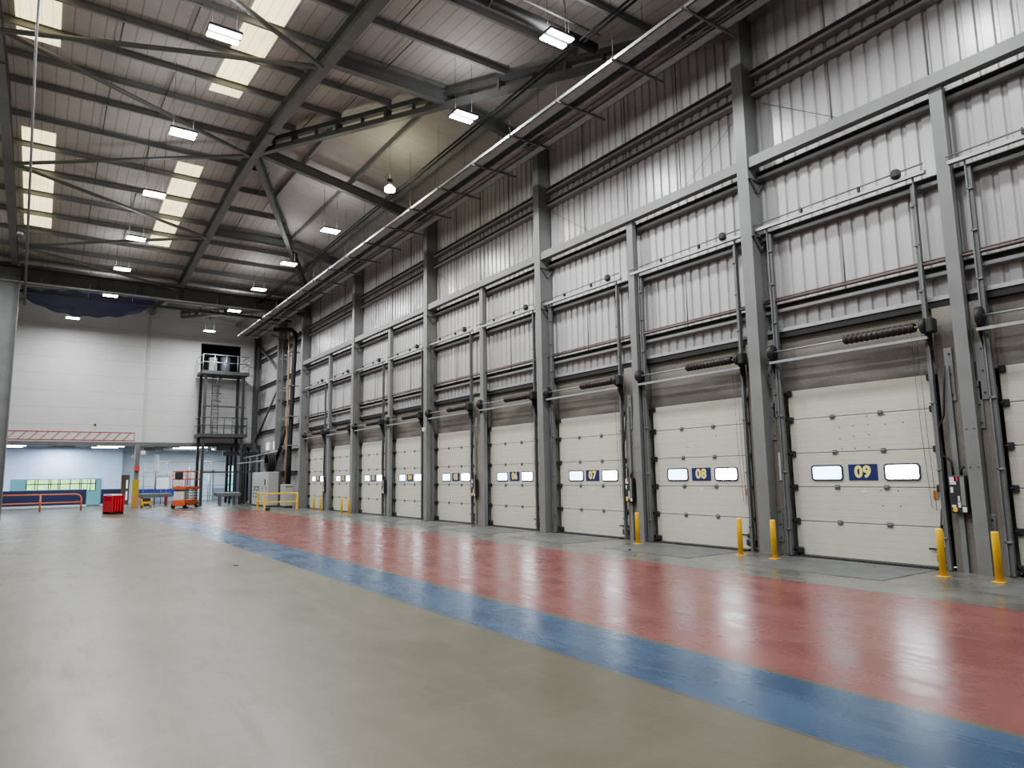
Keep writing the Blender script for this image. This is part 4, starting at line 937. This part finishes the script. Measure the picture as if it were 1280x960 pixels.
# ------------------------------------------------------------------ electrical cabinets
r = root('electrical_cabinet', (11.25, 42.6, 0)); m = MB(); m.bbox(10.96, 11.6, 41.0, 44.4, .06, 2.03, .015); m.build('body', CABG, r)
m = MB(); m.box(10.95, 11.61, 40.99, 44.41, 0, .08); m.build('plinth', DARKM, r)
for k in range(4):
    y = 41.02 + k * .845; m = MB(); m.bbox(10.935, 10.962, y + .01, y + .835, .1, 2.0, .006); d = m.build('cabinet_door', CABG, r)
    m = MB(); m.bbox(10.915, 10.936, y + .08, y + .12, .95, 1.2, .005); m.build('handle', BLACK, d)
m = MB()
for zz in (.55, .75, .95, 1.15):
    for y in (43.0, 43.35, 43.9): m.bbox(10.91, 10.937, y - .07, y + .07, zz - .035, zz + .035, .005)
m.build('switches', BLACK, r)
m = MB(); m.box(10.92, 10.937, 41.35, 41.55, 1.25, 1.6); m.build('display', BLACK, r)
m = MB(); m.bbox(11.0, 11.58, 40.985, 41.0, .1, 1.18, .004); m.bbox(11.0, 11.58, 40.985, 41.0, 1.2, 2.0, .004); m.build('side_panel', CABD, r)
tag(r, 'large pale grey electrical cabinet with black switches beside the yellow railing', 'cabinet')
r = root('compressor_cabinet', (11.6, 39.0, 0)); m = MB(); m.bbox(11.3, 11.78, 38.75, 39.6, .1, 1.3, .02); m.build('body', CABD, r)
m = MB()
for k in range(4): m.box(11.36 + k * .1, 11.42 + k * .1, 38.735, 38.75, 1.15, 1.2)
m.build('gauges', BLACK, r); m = MB(); m.box(11.32, 11.76, 38.78, 39.58, 0, .1); m.build('base', DARKM, r)
tag(r, 'low grey cabinet with small dark gauges beside the column past door 01', 'cabinet')
r = root('hose_reel', (11.5, 42.2, 2.05)); m = MB()
for k in range(4):
    m.tube([(11.25 + k * .12, 42.3 + .48 * math.cos(a * PI / 9), 2.62 + .48 * math.sin(a * PI / 9)) for a in range(19)], .06, 8)
m.build('coiled_hose', BLACK, r); m = MB(); m.box(11.2, 11.65, 42.25, 42.35, 2.03, 2.6); m.build('stand', DARKM, r)
tag(r, 'dark coiled ducting on top of the large grey electrical cabinet', 'hose')
# yellow railing
r = root('safety_railing', (10.5, 36.6, 0)); y = 36.6
m = MB(); m.bbox(9.62, 11.38, y - .04, y + .04, .82, .9, .01); m.build('top_rail', YEL, r)
m = MB(); m.bbox(9.62, 11.38, y - .03, y + .03, .38, .45, .01); m.build('mid_rail', YEL, r)
for x in (9.66, 11.34): m = MB(); m.bbox(x - .045, x + .045, y - .045, y + .045, 0, .86, .01); m.build('post', YEL, r)
m = MB(); m.bbox(9.62, 9.71, y, y + 1.4, .82, .9, .01); m.bbox(9.62, 9.71, y, y + 1.4, .38, .45, .01); m.bbox(9.62, 9.71, y + 1.32, y + 1.4, 0, .86, .01); m.build('side_rail', YEL, r)
m = MB(); m.bbox(9.72, 9.95, y - .02, y + .2, 0, .13, .02); m.build('foot_block', BLACK, r)
tag(r, 'yellow steel safety railing before the grey electrical cabinets', 'railing')

# wall pipes
def pipe(name, pts, rad, mm, lab, clip=None):
    r = root(name, pts[-1]); m = MB(); m.tube(pts, rad, 12); m.build('pipe', mm, r)
    m = MB(); zs = [3.5, 5.2, 7.0, 9.0]
    for z in zs: p = pts[1]; m.bbox(p[0] - rad - .02, 12.25, p[1] - rad - .04, p[1] + rad + .04, z, z + .05, .005)
    m.build('pipe_clip', GALV, r); tag(r, lab, 'pipe')
pipe('duct_pipe', [(10.9, 40.4, 10.4), (11.75, 39.75, 10.35), (11.88, 39.55, 10.15), (11.9, 39.5, 9.9), (11.9, 40.1, 3), (11.9, 40.1, 1.3)], .13, BLACK, 'thick black vertical duct on the cladding beyond door 01')
pipe('brown_pipe', [(10.9, 41.3, 10.6), (11.8, 41.0, 10.55), (11.93, 40.9, 10.4), (11.95, 40.85, 10.2), (11.95, 40.85, 3), (11.95, 40.85, 1.2)], .055, COPPER, 'slender brown vertical pipe left of the thick black duct')
pipe('grey_pipe', [(11.3, 42.4, 10.5), (11.95, 42.35, 10.3), (12.0, 42.3, 10.1), (12.0, 42.3, 5.0), (12.0, 42.3, 3.2)], .04, STEELD, 'thin dark grey vertical pipe beside the column behind the pipes')
m = MB(); m.tube([(11.95, 41.1, 4.7), (11.9, 41.9, 3.5), (11.8, 42.5, 2.7)], .1, 12); tag(m.build('flexible_duct', BLACK), 'black duct slanting down to the coiled ducting', 'duct')
for y0_, t in ((44.3, 'left'), (46.0, 'further left')):
    m = MB(); m.box(12.28, 12.32, y0_, y0_ + .6, 3.5, 4.0); tag(m.build('window_%d' % (4 if y0_ < 45 else 5), DIMP), 'small bright opening low in the far cladding, %s' % t, 'window', struct=True)

# small debris on floor
for x, y, s_, t in ((-.1, 4.6, .02, 'left'), (3.2, 14.0, .02, 'middle'),):
    m = MB(); m.bbox(x - s_ * 2, x + s_ * 2, y - s_, y + s_, 0, .012, .003); tag(m.build('debris', DIRT), 'tiny dark scrap lying on the bare concrete, %s of the open floor' % t, 'debris')
m = MB(); m.bbox(10.45, 10.5, 10.75, 10.8, 0, .035, .008); tag(m.build('debris', DIRT), 'tiny black block on the floor before the bollard between doors 07 and 08', 'debris')

# hall shell outside view
tag(box(XL - .2, XL, -12, 62, 0, 14).build('wall_left_added', mat('left_wall', (.42, .42, .41), .6)), 'plain grey wall added left of the view for the light', 'wall', struct=True)  # unseen wall added for the lighting; the building continues beyond
tag(box(XL, 12.7, -12.2, -12, 0, 14).build('wall_back', MATS['left_wall']), 'plain grey hall wall behind the photographer', 'wall', struct=True)

# ------------------------------------------------------------------ world and camera
w = bpy.data.worlds.new('sky'); bpy.context.scene.world = w; w.use_nodes = True
bg = w.node_tree.nodes['Background']; bg.inputs['Color'].default_value = (.85, .93, 1.0, 1); bg.inputs['Strength'].default_value = 1.6
sc = bpy.context.scene
sc.view_settings.view_transform = 'AgX'; sc.view_settings.look = 'AgX - Medium High Contrast'; sc.view_settings.exposure = -.10
sc.cycles.max_bounces = 8; sc.cycles.diffuse_bounces = 5; sc.cycles.glossy_bounces = 3; sc.cycles.transmission_bounces = 4; sc.cycles.transparent_max_bounces = 6
sc.cycles.sample_clamp_indirect = 4.0
f_, yaw, pitch, roll = 846.125, .6067, .1329, -.0160
cy, sy, cp, sp = math.cos(yaw), math.sin(yaw), math.cos(pitch), math.sin(pitch)
Fw = Vector((sy * cp, cy * cp, sp)); R0 = Vector((cy, -sy, 0)); U0 = R0.cross(Fw)
R2 = R0 * math.cos(roll) + U0 * math.sin(roll); U2 = -R0 * math.sin(roll) + U0 * math.cos(roll)
cd = bpy.data.cameras.new('camera'); cam = bpy.data.objects.new('camera', cd); C.objects.link(cam)
cd.sensor_width = 36; cd.lens = 36 * f_ / 1280; cd.clip_end = 300
M = Matrix((R2, U2, -Fw)).transposed().to_4x4(); M.translation = Vector((0, 0, 1.65)); cam.matrix_world = M
sc.camera = cam
for o in bpy.data.objects:
    if '_local' in o: del o['_local']
